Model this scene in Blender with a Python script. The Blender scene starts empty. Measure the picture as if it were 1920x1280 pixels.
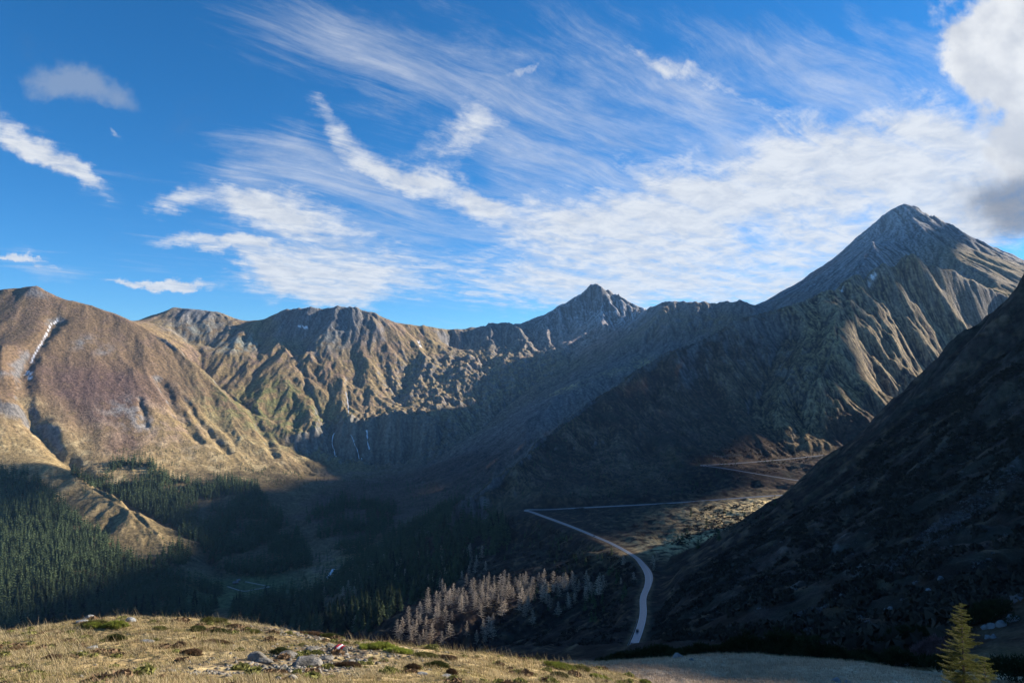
import bpy, math, random, os
import numpy as np
C = bpy.context.scene
R = math.radians
rng = np.random.RandomState(7)
random.seed(7)

# ------------------------------------------------------------------ camera, sky, sun
PITCH = math.atan(60/1280)
cd = bpy.data.cameras.new('camera'); cam = bpy.data.objects.new('camera', cd)
C.collection.objects.link(cam); C.camera = cam
cd.lens = 24; cd.sensor_width = 36; cd.clip_start = 0.1; cd.clip_end = 60000
cam.location = (0, 0, 0); cam.rotation_euler = (math.pi/2+PITCH, 0, 0)
SUN_EL = R(20); SUN_TH = R(66)          # elevation; bearing clockwise from the view axis (+Y)
SD = np.array([math.cos(SUN_EL)*math.sin(SUN_TH), math.cos(SUN_EL)*math.cos(SUN_TH), math.sin(SUN_EL)])
sl = bpy.data.lights.new('sun', 'SUN'); so = bpy.data.objects.new('sun', sl); C.collection.objects.link(so)
sl.energy = 5.0; sl.angle = R(0.5); sl.color = (1.0, 0.895, 0.775)
from mathutils import Vector
so.rotation_euler = Vector(SD).to_track_quat('Z', 'Y').to_euler()
so.location = (0, 0, 50)
C.view_settings.view_transform = 'Standard'; C.view_settings.look = 'None'
C.view_settings.exposure = 1.2; C.view_settings.gamma = 1
W = bpy.data.worlds.new("World"); C.world = W; W.use_nodes = True
#WORLD#
nt = W.node_tree; nt.nodes.clear()
def N(t, **k):
    n = nt.nodes.new(t)
    for a, v in k.items(): setattr(n, a, v)
    return n
def lk(a, b): nt.links.new(a, b)
def M(op, a, b=None, c=None, clamp=False):
    n = N('ShaderNodeMath', operation=op); n.use_clamp = clamp
    for i, v in enumerate((a, b, c)):
        if v is None: continue
        if isinstance(v, (int, float)): n.inputs[i].default_value = v
        else: lk(v, n.inputs[i])
    return n.outputs[0]
def MR(v, a, b, c=0., d=1., smooth=True):
    n = N('ShaderNodeMapRange'); n.interpolation_type = 'SMOOTHSTEP' if smooth else 'LINEAR'
    lk(v, n.inputs[0])
    for i, q in zip((1, 2, 3, 4), (a, b, c, d)): n.inputs[i].default_value = q
    return n.outputs[0]
def CMB(x, y, z=0.):
    n = N('ShaderNodeCombineXYZ')
    for i, v in enumerate((x, y, z)):
        if isinstance(v, (int, float)): n.inputs[i].default_value = v
        else: lk(v, n.inputs[i])
    return n.outputs[0]
def NO(v, sc, det=5, rough=.55, dist=0.):
    n = N('ShaderNodeTexNoise'); lk(v, n.inputs['Vector']); n.inputs['Scale'].default_value = sc; n.inputs['Detail'].default_value = det
    n.inputs['Roughness'].default_value = rough; n.inputs['Distortion'].default_value = dist; return n.outputs[0]
out = N('ShaderNodeOutputWorld'); bg = N('ShaderNodeBackground')
sky = N('ShaderNodeTexSky'); sky.sky_type = 'NISHITA'; sky.sun_disc = False
sky.sun_elevation = SUN_EL; sky.sun_rotation = SUN_TH; sky.altitude = 2200; sky.air_density = 1.0; sky.dust_density = .1; sky.ozone_density = 4.0
hs = N('ShaderNodeHueSaturation'); hs.inputs['Saturation'].default_value = 1.16; hs.inputs['Value'].default_value = 1.0; tn = N('ShaderNodeVectorMath', operation='MULTIPLY'); lk(sky.outputs[0], tn.inputs[0]); tn.inputs[1].default_value = (.74, .91, 1.0); lk(tn.outputs[0], hs.inputs['Color'])
tc = N('ShaderNodeTexCoord'); sx = N('ShaderNodeSeparateXYZ'); lk(tc.outputs['Generated'], sx.inputs[0])
dx, dy, dz = sx.outputs
ym = M('MAXIMUM', dy, .05)
ca, ce = M('DIVIDE', dx, ym), M('DIVIDE', dz, ym)                      # bearing and height of a direction
# a flat sheet of high cloud overhead: the wind streaks run to one vanishing point low on the right
zz = M('ADD', M('MAXIMUM', dz, 0.), .13)
u_, v_ = M('DIVIDE', dx, zz), M('DIVIDE', dy, zz)
VB = R(52)
ss = M('ADD', M('MULTIPLY', u_, math.sin(VB)), M('MULTIPLY', v_, math.cos(VB)))
tt = M('SUBTRACT', M('MULTIPLY', u_, math.cos(VB)), M('MULTIPLY', v_, math.sin(VB)))
wob = NO(CMB(ss, tt), .9, 3)
tt2 = M('ADD', tt, M('MULTIPLY', wob, .30))
fine = NO(CMB(M('MULTIPLY', ss, .55), M('MULTIPLY', tt2, 2.0)), 3.2, 14, .74, .5)
puff = NO(CMB(M('MULTIPLY', ss, .9), tt2), 8.5, 12, .66, .35)
big = NO(CMB(M('MULTIPLY', ss, .8), tt), 1.9, 4)
BL = [(700,50,260,60,16,.30),(905,130,200,40,16,.22),(985,118,80,14,-28,.50),(600,200,70,30,52,.62),(655,270,100,45,30,.78),(740,335,110,28,14,.85),(820,330,60,22,8,.6),(885,225,80,50,-20,.62),(845,268,100,40,-10,.48),(470,275,110,38,22,.30),(620,350,110,40,20,.35),
 (470,385,105,42,18,.85),(570,420,130,50,16,.80),(330,372,56,26,12,.95),(25,250,110,38,28,1.1),(120,318,95,24,26,1.15),(640,505,230,48,4,.85),(400,462,120,18,10,1.05),(500,500,110,28,18,.9),(590,545,110,34,0,1.1),(298,522,80,9,1,1.5),(30,478,60,9,8,.9),(90,490,80,9,8,.55),
 (1500,480,440,110,-10,.76),(1130,530,300,55,0,.82),(980,430,260,60,8,.60),(1150,240,260,60,14,.26),(1010,330,200,60,10,.22),(1230,85,130,26,16,.50),(1290,120,130,26,26,.42),(1380,165,110,26,34,.32),(1420,310,300,90,-6,.62),(1180,390,220,60,-4,.55),(1640,230,220,90,-8,.34),
 (1760,390,220,150,-20,.76),(1650,330,220,90,-14,.52),(900,380,50,22,5,.95),(1250,390,230,60,-14,.50),(190,243,16,9,40,.7),(1560,40,200,50,15,.22),(1800,300,120,120,0,.6)]
def ell(px, py, rx, ry, ang):
    m = N('ShaderNodeMapping'); m.vector_type = 'TEXTURE'
    m.inputs['Location'].default_value = ((px-960)/1280, (700-py)/1280, 0); m.inputs['Rotation'].default_value = (0, 0, R(-ang)); m.inputs['Scale'].default_value = (rx/1280, ry/1280, 1)
    lk(vec, m.inputs['Vector']); g = N('ShaderNodeVectorMath', operation='LENGTH'); lk(m.outputs[0], g.inputs[0])
    return M('EXPONENT', M('MULTIPLY', M('POWER', g.outputs['Value'], 2.), -1.))
jit = N('ShaderNodeTexNoise'); lk(CMB(ca, ce), jit.inputs['Vector']); jit.inputs['Scale'].default_value = 6.; jit.inputs['Detail'].default_value = 9.; jit.inputs['Roughness'].default_value = .62
js = N('ShaderNodeVectorMath', operation='SUBTRACT'); lk(jit.outputs['Color'], js.inputs[0]); js.inputs[1].default_value = (.5, .5, .5)
jm = N('ShaderNodeVectorMath', operation='MULTIPLY_ADD'); lk(js.outputs[0], jm.inputs[0]); jm.inputs[1].default_value = (.17, .12, 0); lk(CMB(ca, ce), jm.inputs[2])
vec = jm.outputs[0]
cov = None
for b_ in BL:
    t = M('MULTIPLY', ell(*b_[:5]), b_[5]); cov = t if cov is None else M('MAXIMUM', cov, t) if b_[5] > 3 else M('ADD', cov, t)
cov = M('MINIMUM', cov, 1.25)
tex = M('ADD', M('ADD', M('MULTIPLY', fine, .44), M('MULTIPLY', puff, .34)), M('MULTIPLY', big, .22))
dn = M('ADD', M('MULTIPLY', tex, 4.6), M('MULTIPLY', cov, 1.25))
front = MR(dy, .02, .2)
cir = MR(dn, 2.72, 3.95)
cir = M('MULTIPLY', cir, MR(cov, .06, .62, .0, 1.))
veil = NO(CMB(M('MULTIPLY', ss, .45), M('MULTIPLY', tt2, 1.9)), 3.0, 14, .72, .35)
vc = None
for b_ in [(700,70,420,120,14,.9),(980,150,200,60,10,.5),(1400,190,480,200,5,1.0),(1180,300,300,150,0,.9),(480,290,160,70,18,.8),(640,330,160,90,25,.7),(1650,260,260,200,0,.8),(150,345,120,40,20,.5),(560,470,330,110,5,.7),(1300,480,600,130,0,.8),(60,490,130,24,6,.8)]:
    t = M('MULTIPLY', ell(*b_[:5]), b_[5]); vc = t if vc is None else M('ADD', vc, t)
vl = M('MULTIPLY', MR(M('ADD', veil, M('MULTIPLY', M('MINIMUM', vc, 1.), .34)), .64, 1.12), .62)
# nearer heaped cloud at the right edge, and the soft grey one upper left
bn = NO(CMB(ca, ce), 9., 12, .6, .15)
def heap(bl, lo, hi):
    c = None
    for b_ in bl:
        t = M('MULTIPLY', ell(*b_[:5]), b_[5]); c = t if c is None else M('ADD', c, t)
    return MR(M('ADD', c, M('MULTIPLY', bn, 1.4)), lo, hi)
hp = heap([(1835,110,80,48,-20,.75),(1890,50,90,80,0,.8),(1945,120,90,120,0,.8),(1940,240,90,90,0,.5),(2150,150,230,260,0,1.)], 1.02, 1.42)
gr = heap([(1930,390,95,62,-14,.95),(2090,350,190,110,0,1.)], .78, 1.75)
lg = heap([(100,140,70,34,4,.75),(190,160,70,32,14,.65),(80,175,40,26,0,.35)], .92, 1.55)
sh = NO(CMB(M('ADD', ca, .02), M('ADD', ce, .025)), 9., 8, .55)
# wisps elsewhere overhead keep the rest of the dome alive
oth = M('MULTIPLY', MR(dn, 2.1, 3.2), MR(dy, .25, .0))
al = M('MAXIMUM', M('MAXIMUM', M('MULTIPLY', cir, .93), vl), M('MULTIPLY', oth, .5))
def MIX(f, a, b):
    n = N('ShaderNodeMix', data_type='RGBA')
    if isinstance(f, float): n.inputs['Factor'].default_value = f
    else: lk(f, n.inputs['Factor'])
    for k, v in ((6, a), (7, b)):
        if isinstance(v, tuple): n.inputs[k].default_value = v+(1,)
        else: lk(v, n.inputs[k])
    return n.outputs[2]
CL = 1.0/.074/2.3
cw = MIX(MR(puff, .35, .65), tuple(CL*c for c in (.66,.70,.76)), tuple(CL*c for c in (.84,.86,.88)))
hw = MIX(MR(sh, .35, .65), tuple(CL*c for c in (.62,.65,.70)), tuple(CL*c for c in (.90,.91,.92)))
c1 = MIX(al, hs.outputs[0], cw)
c1 = MIX(M('MULTIPLY', lg, .62), c1, tuple(CL*c for c in (.34,.42,.55)))
c1 = MIX(M('MULTIPLY', hp, .97), c1, hw)
c1 = MIX(M('MULTIPLY', gr, .74), c1, tuple(CL*c for c in (.17,.20,.26)))
lk(c1, bg.inputs[0]); bg.inputs[1].default_value = .074
lk(bg.outputs[0], out.inputs[0])
W.cycles.sampling_method = 'MANUAL'; W.cycles.sample_map_resolution = 512
#WORLDEND#

# ------------------------------------------------------------------ terrain
F_ = 1280.0
cp, sp_ = math.cos(PITCH), math.sin(PITCH)
def P3(px, py, Y):
    """a point of the place: bearing and height angle read off the photograph, distance Y in metres"""
    dx = (px-960)/F_; dy_ = (640-py)/F_
    wy = cp - dy_*sp_; wz = sp_ + dy_*cp
    return np.array([dx/wy*Y, Y, wz/wy*Y])

def vhash(ix, iy, seed):
    h = (ix.astype(np.int64)*374761393 + iy.astype(np.int64)*668265263 + seed*1442695041) & 0xffffffff
    h = ((h ^ (h >> 13))*1274126177) & 0xffffffff
    h = h ^ (h >> 16)
    return h
def gnoise(x, y, seed=0):
    ix = np.floor(x); iy = np.floor(y); fx = (x-ix).astype(np.float32); fy = (y-iy).astype(np.float32)
    u = fx*fx*fx*(fx*(fx*6-15)+10); v = fy*fy*fy*(fy*(fy*6-15)+10)
    res = []
    for dy in (0, 1):
        for dx in (0, 1):
            a = (vhash(ix+dx, iy+dy, seed) & 1023).astype(np.float32)*(2*math.pi/1024)
            res.append(np.cos(a)*(fx-dx)+np.sin(a)*(fy-dy))
    return ((res[0]*(1-u)+res[1]*u)*(1-v)+(res[2]*(1-u)+res[3]*u)*v)*1.5
def fbm(x, y, oct=5, seed=0, gain=.5, lac=2.03):
    s = 0; a = 1; t = 0
    for i in range(oct):
        s = s+a*gnoise(x, y, seed+i*17); t += a; a *= gain; x = x*lac+13.7; y = y*lac-7.3
    return s/t
def ridged(x, y, oct=5, seed=0, gain=.5):
    s = 0; a = 1; t = 0
    for i in range(oct):
        n = 1-np.abs(gnoise(x, y, seed+i*31))*1.6
        s = s+a*n; t += a; a *= gain; x = x*2.07+3.1; y = y*2.07+9.2
    return s/t

# control lines: (px, py, distance), ridges, gullies, benches, cliff tops and feet, the road
L = []; ZONE = []
sky_m1 = [(-1100,700,2700),(-700,640,2700),(-300,590,2750),(-100,560,2800),(0,543,2850),(70,533,2880),(110,556,2900),(160,568,2920),(250,603,2920),(330,645,2880),(400,712,2760),(450,770,2620),(520,830,2500),(600,886,2350)]
sky_far = [(200,640,3500),(265,603,3500),(300,590,3500),(330,578,3500),(370,581,3500),(400,582,3500),(440,600,3500),(465,608,3450),(500,596,3500),(540,578,3500),(560,576,3500),(600,579,3500),(640,575,3500),(700,586,3500),(740,600,3550),(780,611,3600),(850,618,3700),(900,611,3800),(940,606,3800),(960,613,3800),(985,612,3850),(1010,606,3900),(1060,570,4000),(1095,545,4050),(1115,537,4050),(1150,549,4050),(1205,580,3900)]
sky_d = [(1195,600,3800),(1240,567,3700),(1300,570,3550),(1340,566,3550),(1380,561,3500),(1415,580,3400),(1440,600,3350)]
sky_e = [(1380,610,3650),(1420,580,3700),(1500,530,3750),(1560,486,3800),(1620,430,3850),(1660,402,3880),(1695,390,3900),(1750,410,3900),(1790,432,3900),(1830,455,3900),(1880,468,3920),(1920,490,3950),(2100,560,4000),(2400,560,4000),(2900,540,4000)]
L += [sky_m1, sky_far, sky_d, sky_e]; ZONE += [1, 2, 3, 4]
# left mountain
L += [[(-1100,860,2000),(-300,780,2080),(0,742,2180),(30,752,2190)],[(90,785,2190),(150,826,2170),(300,858,2180),(450,880,2220),(560,893,2250)],
      [(105,600,2770),(75,640,2590),(48,690,2430),(43,740,2270),(60,790,2200),(112,850,2090),(170,905,1970),(235,962,1860),(300,1020,1740)],
      [(250,690,2610),(270,780,2370)],[(350,760,2540),(400,830,2350)],
      [(10,640,2480),(0,690,2330)],
      [(-1100,1000,1500),(-300,900,1850),(0,868,1930),(70,866,1930),(130,876,1900),(190,915,1800),(250,960,1690),(300,1010,1590),(340,1055,1500),(385,1110,1420)],
      [(-1100,1250,900),(-300,1180,1150),(0,1165,1200),(200,1160,1230),(380,1150,1300),(440,1120,1380)],
      [(0,1010,1560),(100,1030,1500),(200,1060,1440)],
      [(250,900,2010),(400,905,2060),(520,930,2050)],[(400,990,1800),(500,1000,1790),(560,1030,1700)],[(390,1060,1600),(440,1085,1500),(520,1085,1480)],
      [(400,1110,1400),(480,1120,1400),(520,1110,1430)]]
ZONE += [1]*(len(L)-len(ZONE))
# far basin
L += [[(350,640,3250),(450,660,3150),(520,690,3050)],[(330,700,2950),(420,740,2800),(500,780,2650),(560,810,2550)],
      [(640,590,3450),(600,640,3280),(560,700,3000),(550,760,2740)],[(540,600,3450),(520,640,3330)],
      [(560,640,3330),(620,700,3050),(660,760,2830)],
      [(700,592,3450),(722,640,3340),(742,700,3180),(745,760,2960)],
      [(800,640,3480),(790,690,3260),(780,730,3080),(760,770,2900)],
      [(560,812,2560),(610,806,2640),(680,798,2660),(735,782,2720),(780,790,2720),(830,800,2700)],
      [(560,845,2530),(620,860,2575),(690,874,2580),(760,868,2600),(830,862,2560)],
      [(1090,580,3950),(1060,628,3780),(1040,650,3650),(985,672,3450),(930,690,3300),(850,720,3100),(800,748,2950),(775,785,2760)],
      [(880,628,3720),(910,625,3720),(950,624,3720)],[(840,655,3620),(900,655,3600),(960,650,3650),(1020,635,3720)],
      [(1150,600,3850),(1130,620,3720),(1100,660,3500),(1020,712,3200),(940,770,2950),(870,830,2700),(800,880,2480)],
      [(1190,620,3600),(1150,640,3450)],
      [(1240,575,3580),(1230,620,3400),(1250,650,3250),(1180,680,3050),(1100,712,2850),(1040,745,2650),(980,800,2400)],
      [(1320,580,3500),(1330,620,3350)],
      [(1080,800,2250),(1000,850,2200),(900,890,2150),(830,915,2100)],
      [(560,890,2330),(640,893,2330),(720,900,2330),(790,905,2250)],[(600,935,2080),(700,960,2000),(780,960,1900)],
      [(560,980,1850),(640,1000,1800),(720,1000,1700)],
      [(760,935,2050),(700,985,1830),(640,1030,1640),(610,1075,1480),(590,1120,1350),(560,1160,1230),(480,1230,1050)]]
ZONE += [2]*(len(L)-len(ZONE))
# main massif
ridge_f = [(1900,565,2750),(1850,535,2740),(1800,512,2720),(1750,492,2690),(1700,485,2650),(1660,498,2620),(1640,507,2590),(1600,528,2540),(1560,546,2500),(1480,570,2430),(1400,592,2350),(1300,640,2250),(1200,692,2130),(1150,722,2040),(1100,757,1930),(1040,802,1770),(1000,838,1640),(960,872,1510),(900,922,1400),(850,960,1340),(800,1000,1300),(740,1040,1290),(690,1070,1290),(640,1110,1300),(605,1140,1310)]
L += [ridge_f,
      [(1600,570,2400),(1580,600,2300),(1572,650,2150),(1540,720,2000),(1510,790,1880),(1492,832,1790)],
      [(1660,570,2470),(1690,640,2370),(1700,720,2240),(1680,790,2060)],[(1730,560,2560),(1765,640,2470),(1785,710,2370),(1790,770,2230)],
      [(1800,570,2660),(1840,650,2580),(1865,720,2480)],[(1870,600,2730),(1900,680,2640),(1920,760,2500)],
      [(1480,620,2330),(1440,700,2150),(1400,780,1950)],[(1300,720,2080),(1260,800,1850),(1200,870,1590)],[(1120,830,1740),(1080,880,1540)],
      [(1040,860,1600),(1020,920,1390)],[(2100,600,2800),(2400,560,2800),(2900,560,2800)]]
ZONE += [5]*(len(L)-len(ZONE))
# behind the massif
L += [[(1800,560,3100),(1700,540,3100),(1600,590,2950),(1500,630,2800),(1400,680,2700),(1300,740,2550),(1200,800,2400),(1100,860,2200),(1000,930,1950),(900,990,1700),(800,1050,1550)],
      [(1700,396,3885),(1722,425,3650),(1760,458,3420),(1800,485,3220),(1870,525,2980)],[(1640,450,3520),(1600,520,3150)],[(1920,545,3000),(1980,560,3000)]]
ZONE += [4]*(len(L)-len(ZONE))
# road
road_px = [(1172,1240,460),(1185,1215,480),(1199,1180,515),(1206,1150,555),(1206,1120,605),(1214,1097,655),(1214,1078,700),(1204,1058,755),(1188,1042,830),(1150,1020,920),(1115,1005,1000),(1070,986,1100),(1020,968,1220),(998,960,1290),(987,957,1310),(994,955,1326),(1030,955,1332),(1100,951,1335),(1200,946,1340),(1300,940,1345),(1400,932,1350),(1480,927,1355),(1535,923,1360),(1600,917,1370),(1640,912,1400),(1615,909,1440),(1550,908,1450),(1450,893,1500),(1380,881,1540),(1340,875,1570),(1320,873,1588),(1316,872,1602),(1335,871,1618),(1400,867,1650),(1500,858,1700),(1600,846,1750),(1700,830,1800),(1800,810,1830)]
# near gully, hillside on the right
L += [[(1760,850,1400),(1600,905,1380),(1500,943,1240),(1400,984,1030),(1300,1028,860),(1230,1072,730),(1150,1120,690),(1000,1190,700),(850,1260,700),(600,1300,700),(480,1270,800),(400,1260,900)],
      [(2900,380,520),(2300,420,590),(2050,450,630),(1920,527,650),(1890,568,670),(1850,602,690),(1800,650,720),(1730,712,780),(1680,765,830),(1640,810,880),(1600,852,930),(1560,896,960),(1500,935,960),(1400,990,880),(1300,1044,740),(1245,1085,650),(1222,1130,570),(1205,1180,500),(1195,1225,440)],
      [(1920,700,900),(1800,770,1050),(1720,830,1120)],
      [(1920,700,450),(1800,800,460),(1700,900,460),(1560,1000,480),(1400,1090,470),(1280,1150,420)],
      [(950,1310,300),(1100,1300,300),(1200,1275,310)],[(1200,1252,400),(1192,1240,440)],[(2300,700,370),(1920,850,330),(1800,950,330),(1650,1060,320),(1480,1140,310),(1350,1190,300)],
      [(2300,900,200),(1920,1020,190),(1800,1080,180),(1650,1150,170),(1450,1215,160)],
      [(2300,1050,80),(1920,1120,90),(1800,1170,95),(1700,1200,95)],
      [(1100,1090,790),(1000,1110,850),(900,1140,800),(800,1165,780),(700,1180,800)],[(1100,1040,930),(1000,1030,1080),(900,1040,1200),(800,1080,1200),(700,1130,1150)],
      [(1100,1180,640),(1150,1205,560)],[(900,985,1350),(820,1030,1330)]]
ZONE += [6]*(len(L)-len(ZONE))
# pass meadow: foot of the picture, crest, far mound
L += [[(-1100,1210,20),(-300,1200,24),(0,1183,26),(60,1172,26),(110,1164,27),(180,1158,27),(250,1158,27),(400,1158,28),(470,1168,28),(540,1180,28),(600,1195,27),(640,1207,26),(700,1205,24),(780,1210,24),(850,1217,24),(1000,1237,25),(1100,1253,26),(1200,1280,26),(1300,1320,24),(1500,1400,22),(1900,1500,20)],
      [(-1100,1260,14),(0,1262,16),(500,1262,16),(900,1275,16),(1300,1380,15),(1900,1560,14)],
      [(-1100,1340,7),(0,1350,7),(500,1350,7),(900,1360,7),(1300,1480,7),(1900,1640,7)],
      [(-1100,1640,2.5),(0,1640,2.5),(900,1640,2.5),(1900,1800,2.5)],
      [(-1100,1290,45),(0,1290,45),(500,1290,45),(800,1300,45),(950,1320,45),(1080,1330,42),(1300,1340,40)],
      [(1130,1262,56),(1200,1243,60),(1300,1230,65),(1420,1224,68),(1540,1234,66),(1640,1248,60),(1700,1262,56),(1780,1290,50)],
      [(1150,1300,48),(1300,1290,48),(1500,1285,48),(1650,1295,48)],
      [(1150,1300,85),(1300,1275,90),(1500,1275,90),(1700,1275,80)],
      [(-1100,1290,150),(0,1300,150),(500,1310,150),(800,1310,150),(1000,1310,150),(1200,1280,160)],
      [(-1100,1290,400),(0,1290,400),(400,1300,380),(700,1300,300)]]
ZONE += [0]*(len(L)-len(ZONE))
LW = []   # unseen ridge in metres, right of the frame, heights shaped to cast shade
LW += [[(760,300,200),(731,325,252),(719,353,256),(714,366,260),(690,417,265),(649,508,262),(640,560,240),(700,700,230),(850,928,225),(1050,1229,150),(1150,1350,60),(1397,1569,40),(1700,1900,60),(2300,2300,200)]]
FAR = [[(-60,6500,-900)]]

# END LINES
TH0, TH1, DT = R(-62), R(92), R(0.3)
LR0, LR1 = math.log(2.2), math.log(8000.0)
NTc = int((TH1-TH0)/DT)+1; NRc = int((LR1-LR0)/DT)+1
def solve_base():
    pts = []
    for ln in L+[road_px]:
        q = np.array([P3(*p) for p in ln]); pts.append(q)
    for ln in LW: pts.append(np.array(ln, float))
    S = []
    for q in pts:
        out_ = []
        for a, b in zip(q[:-1], q[1:]):
            ra, rb = np.hypot(a[0], a[1]), np.hypot(b[0], b[1])
            ta, tb = math.atan2(a[0], a[1]), math.atan2(b[0], b[1])
            n = max(2, int(max(abs(math.log(ra/rb)), abs(ta-tb))/DT*2)+1)
            t = np.linspace(0, 1, n)
            lr = math.log(ra)*(1-t)+math.log(rb)*t; th = ta*(1-t)+tb*t
            w = a[2]/ra*(1-t)+b[2]/rb*t
            out_.append(np.stack([th, lr, w], 1))
        S.append(np.concatenate(out_))
    S = np.concatenate(S)
    # outer rim falls away behind the skylines
    th = np.linspace(TH0, TH1, 400)
    S = np.concatenate([S, np.stack([th, np.full(400, LR1), np.full(400, -.12)], 1), np.stack([th, np.full(400, math.log(5200.)), np.full(400, -.02)], 1),
                        np.stack([th, np.full(400, LR0), np.full(400, -.75)], 1)])
    lev = []
    nt_, nr_ = NTc, NRc
    while nt_ > 12 and nr_ > 12:
        lev.append((nt_, nr_)); nt_ = nt_//2+1; nr_ = nr_//2+1
    g = None
    for nt_, nr_ in lev[::-1]:
        ci = np.clip(np.rint((S[:,0]-TH0)/(TH1-TH0)*(nt_-1)).astype(int), 0, nt_-1)
        ri = np.clip(np.rint((S[:,1]-LR0)/(LR1-LR0)*(nr_-1)).astype(int), 0, nr_-1)
        sw = np.zeros((nr_, nt_)); sn = np.zeros((nr_, nt_))
        np.add.at(sw, (ri, ci), S[:,2]); np.add.at(sn, (ri, ci), 1)
        m = sn > 0; val = np.where(m, sw/np.maximum(sn, 1), 0)
        if g is None: g = np.full((nr_, nt_), float(np.mean(S[:,2])))
        else: g = resample(g, nr_, nt_)
        for it in range(500 if nr_ < 300 else 260):
            p = np.pad(g, 1, mode='edge')
            g = (p[:-2,1:-1]+p[2:,1:-1]+p[1:-1,:-2]+p[1:-1,2:])*.25
            g[m] = val[m]
    # soften the creases a little
    for it in range(1):
        p = np.pad(g, 1, mode='edge')
        g = g*.5+(p[:-2,1:-1]+p[2:,1:-1]+p[1:-1,:-2]+p[1:-1,2:])*.125
    return g
def resample(g, nr_, nt_):
    r = np.linspace(0, g.shape[0]-1, nr_); c = np.linspace(0, g.shape[1]-1, nt_)
    return bil(g, r[:,None], c[None,:])
def bil(g, r, c):
    r = np.clip(r, 0, g.shape[0]-1.001); c = np.clip(c, 0, g.shape[1]-1.001)
    i = r.astype(int); j = c.astype(int); fr = r-i; fc = c-j
    return (g[i,j]*(1-fc)+g[i,j+1]*fc)*(1-fr)+(g[i+1,j]*(1-fc)+g[i+1,j+1]*fc)*fr
BASE = solve_base()
def base_z(x, y):
    r = np.hypot(x, y); th = np.arctan2(x, y)
    w = bil(BASE, (np.log(np.maximum(r, 2.2))-LR0)/(LR1-LR0)*(NRc-1), (th-TH0)/(TH1-TH0)*(NTc-1))
    return w*r
QUICK = os.environ.get('QUICK')
q_ = 2.0 if QUICK else 1.0
def rows():
    segs = [(2.3, 9, .03), (9, 34, .006), (34, 90, .008), (90, 380, .009), (380, 900, .0042), (900, 2300, .0021), (2300, 4750, .0019), (4750, 8000, .03)]
    o = []
    for a, b, s in segs: o.append(np.exp(np.arange(math.log(a), math.log(b), s*q_)))
    return np.concatenate(o+[np.array([8000.])])
def cols():
    d = R(.085)*q_
    return np.concatenate([np.arange(R(-60), R(-39), R(.35)), np.arange(R(-39), R(39), d), np.arange(R(39), R(90), R(.3))])
RR, TT = rows(), cols()
print('grid', len(RR), len(TT), len(RR)*len(TT))
f4 = np.float32
rg, tg = np.meshgrid(RR, TT, indexing='ij')
X = rg*np.sin(tg); Y = rg*np.cos(tg); Z = base_z(X, Y)
NR, NC = X.shape

def grad(Z):
    """world gradient (dz/dx, dz/dy) on the polar grid"""
    zr = np.gradient(Z, axis=0)/np.gradient(RR)[:,None]
    zt = np.gradient(Z, axis=1)/np.gradient(TT)[None,:]/rg
    s_, c_ = np.sin(tg), np.cos(tg)
    return zr*s_+zt*c_, zr*c_-zt*s_
def blob(p, rad, sq=1.0, ang=0.0):
    """soft patch on the ground round a place: centre, radius in metres, squash, bearing of the long axis"""
    c = P3(*p) if len(p) == 3 else p
    dx = X-c[0]; dy = Y-c[1]
    ca, sa = math.cos(ang), math.sin(ang)
    u = dx*sa+dy*ca; v = (dx*ca-dy*sa)*sq
    return np.exp(-(u*u+v*v)/(rad*rad)).astype(f4)
def near_line(pts, width, wob=0.):
    q = np.array([P3(*p) for p in pts])
    best = np.full(X.shape, 1e9, f4)
    m = (X > q[:,0].min()-6*width) & (X < q[:,0].max()+6*width) & (Y > q[:,1].min()-6*width) & (Y < q[:,1].max()+6*width)
    x = X[m]; y = Y[m]
    if wob:
        x = x+fbm(x/60, y/60, 3, 77)*wob; y = y+fbm(x/60, y/60, 3, 78)*wob
    b = np.full(x.shape, 1e9)
    for a, c in zip(q[:-1], q[1:]):
        d = c[:2]-a[:2]; t = np.clip(((x-a[0])*d[0]+(y-a[1])*d[1])/(d@d), 0, 1)
        b = np.minimum(b, np.hypot(x-a[0]-t*d[0], y-a[1]-t*d[1]))
    best[m] = b
    return best
def smooth(a, b, x):
    t = np.clip((x-a)/(b-a), 0, 1); return t*t*(3-2*t)

def erosion(px, py, dx_, dy_, seed):
    ix = np.floor(px); iy = np.floor(py); fx = (px-ix).astype(f4); fy = (py-iy).astype(f4)
    va = 0; vx = 0; vy = 0; wt = 0
    for i in (-2, -1, 0, 1):
        for j in (-2, -1, 0, 1):
            h = vhash(ix-i, iy-j, seed)
            hx = (h & 1023).astype(f4)*(0.5/1023); hy = ((h >> 10) & 1023).astype(f4)*(0.5/1023)
            ax = fx+i-hx; ay = fy+j-hy
            w = np.exp(-2*(ax*ax+ay*ay)); wt = wt+w
            m = (ax*dx_+ay*dy_)*6.2832
            va = va+np.cos(m)*w; sn = -np.sin(m)*w*6.2832
            vx = vx+sn*dx_; vy = vy+sn*dy_
    return va/wt, vx/wt, vy/wt

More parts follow.
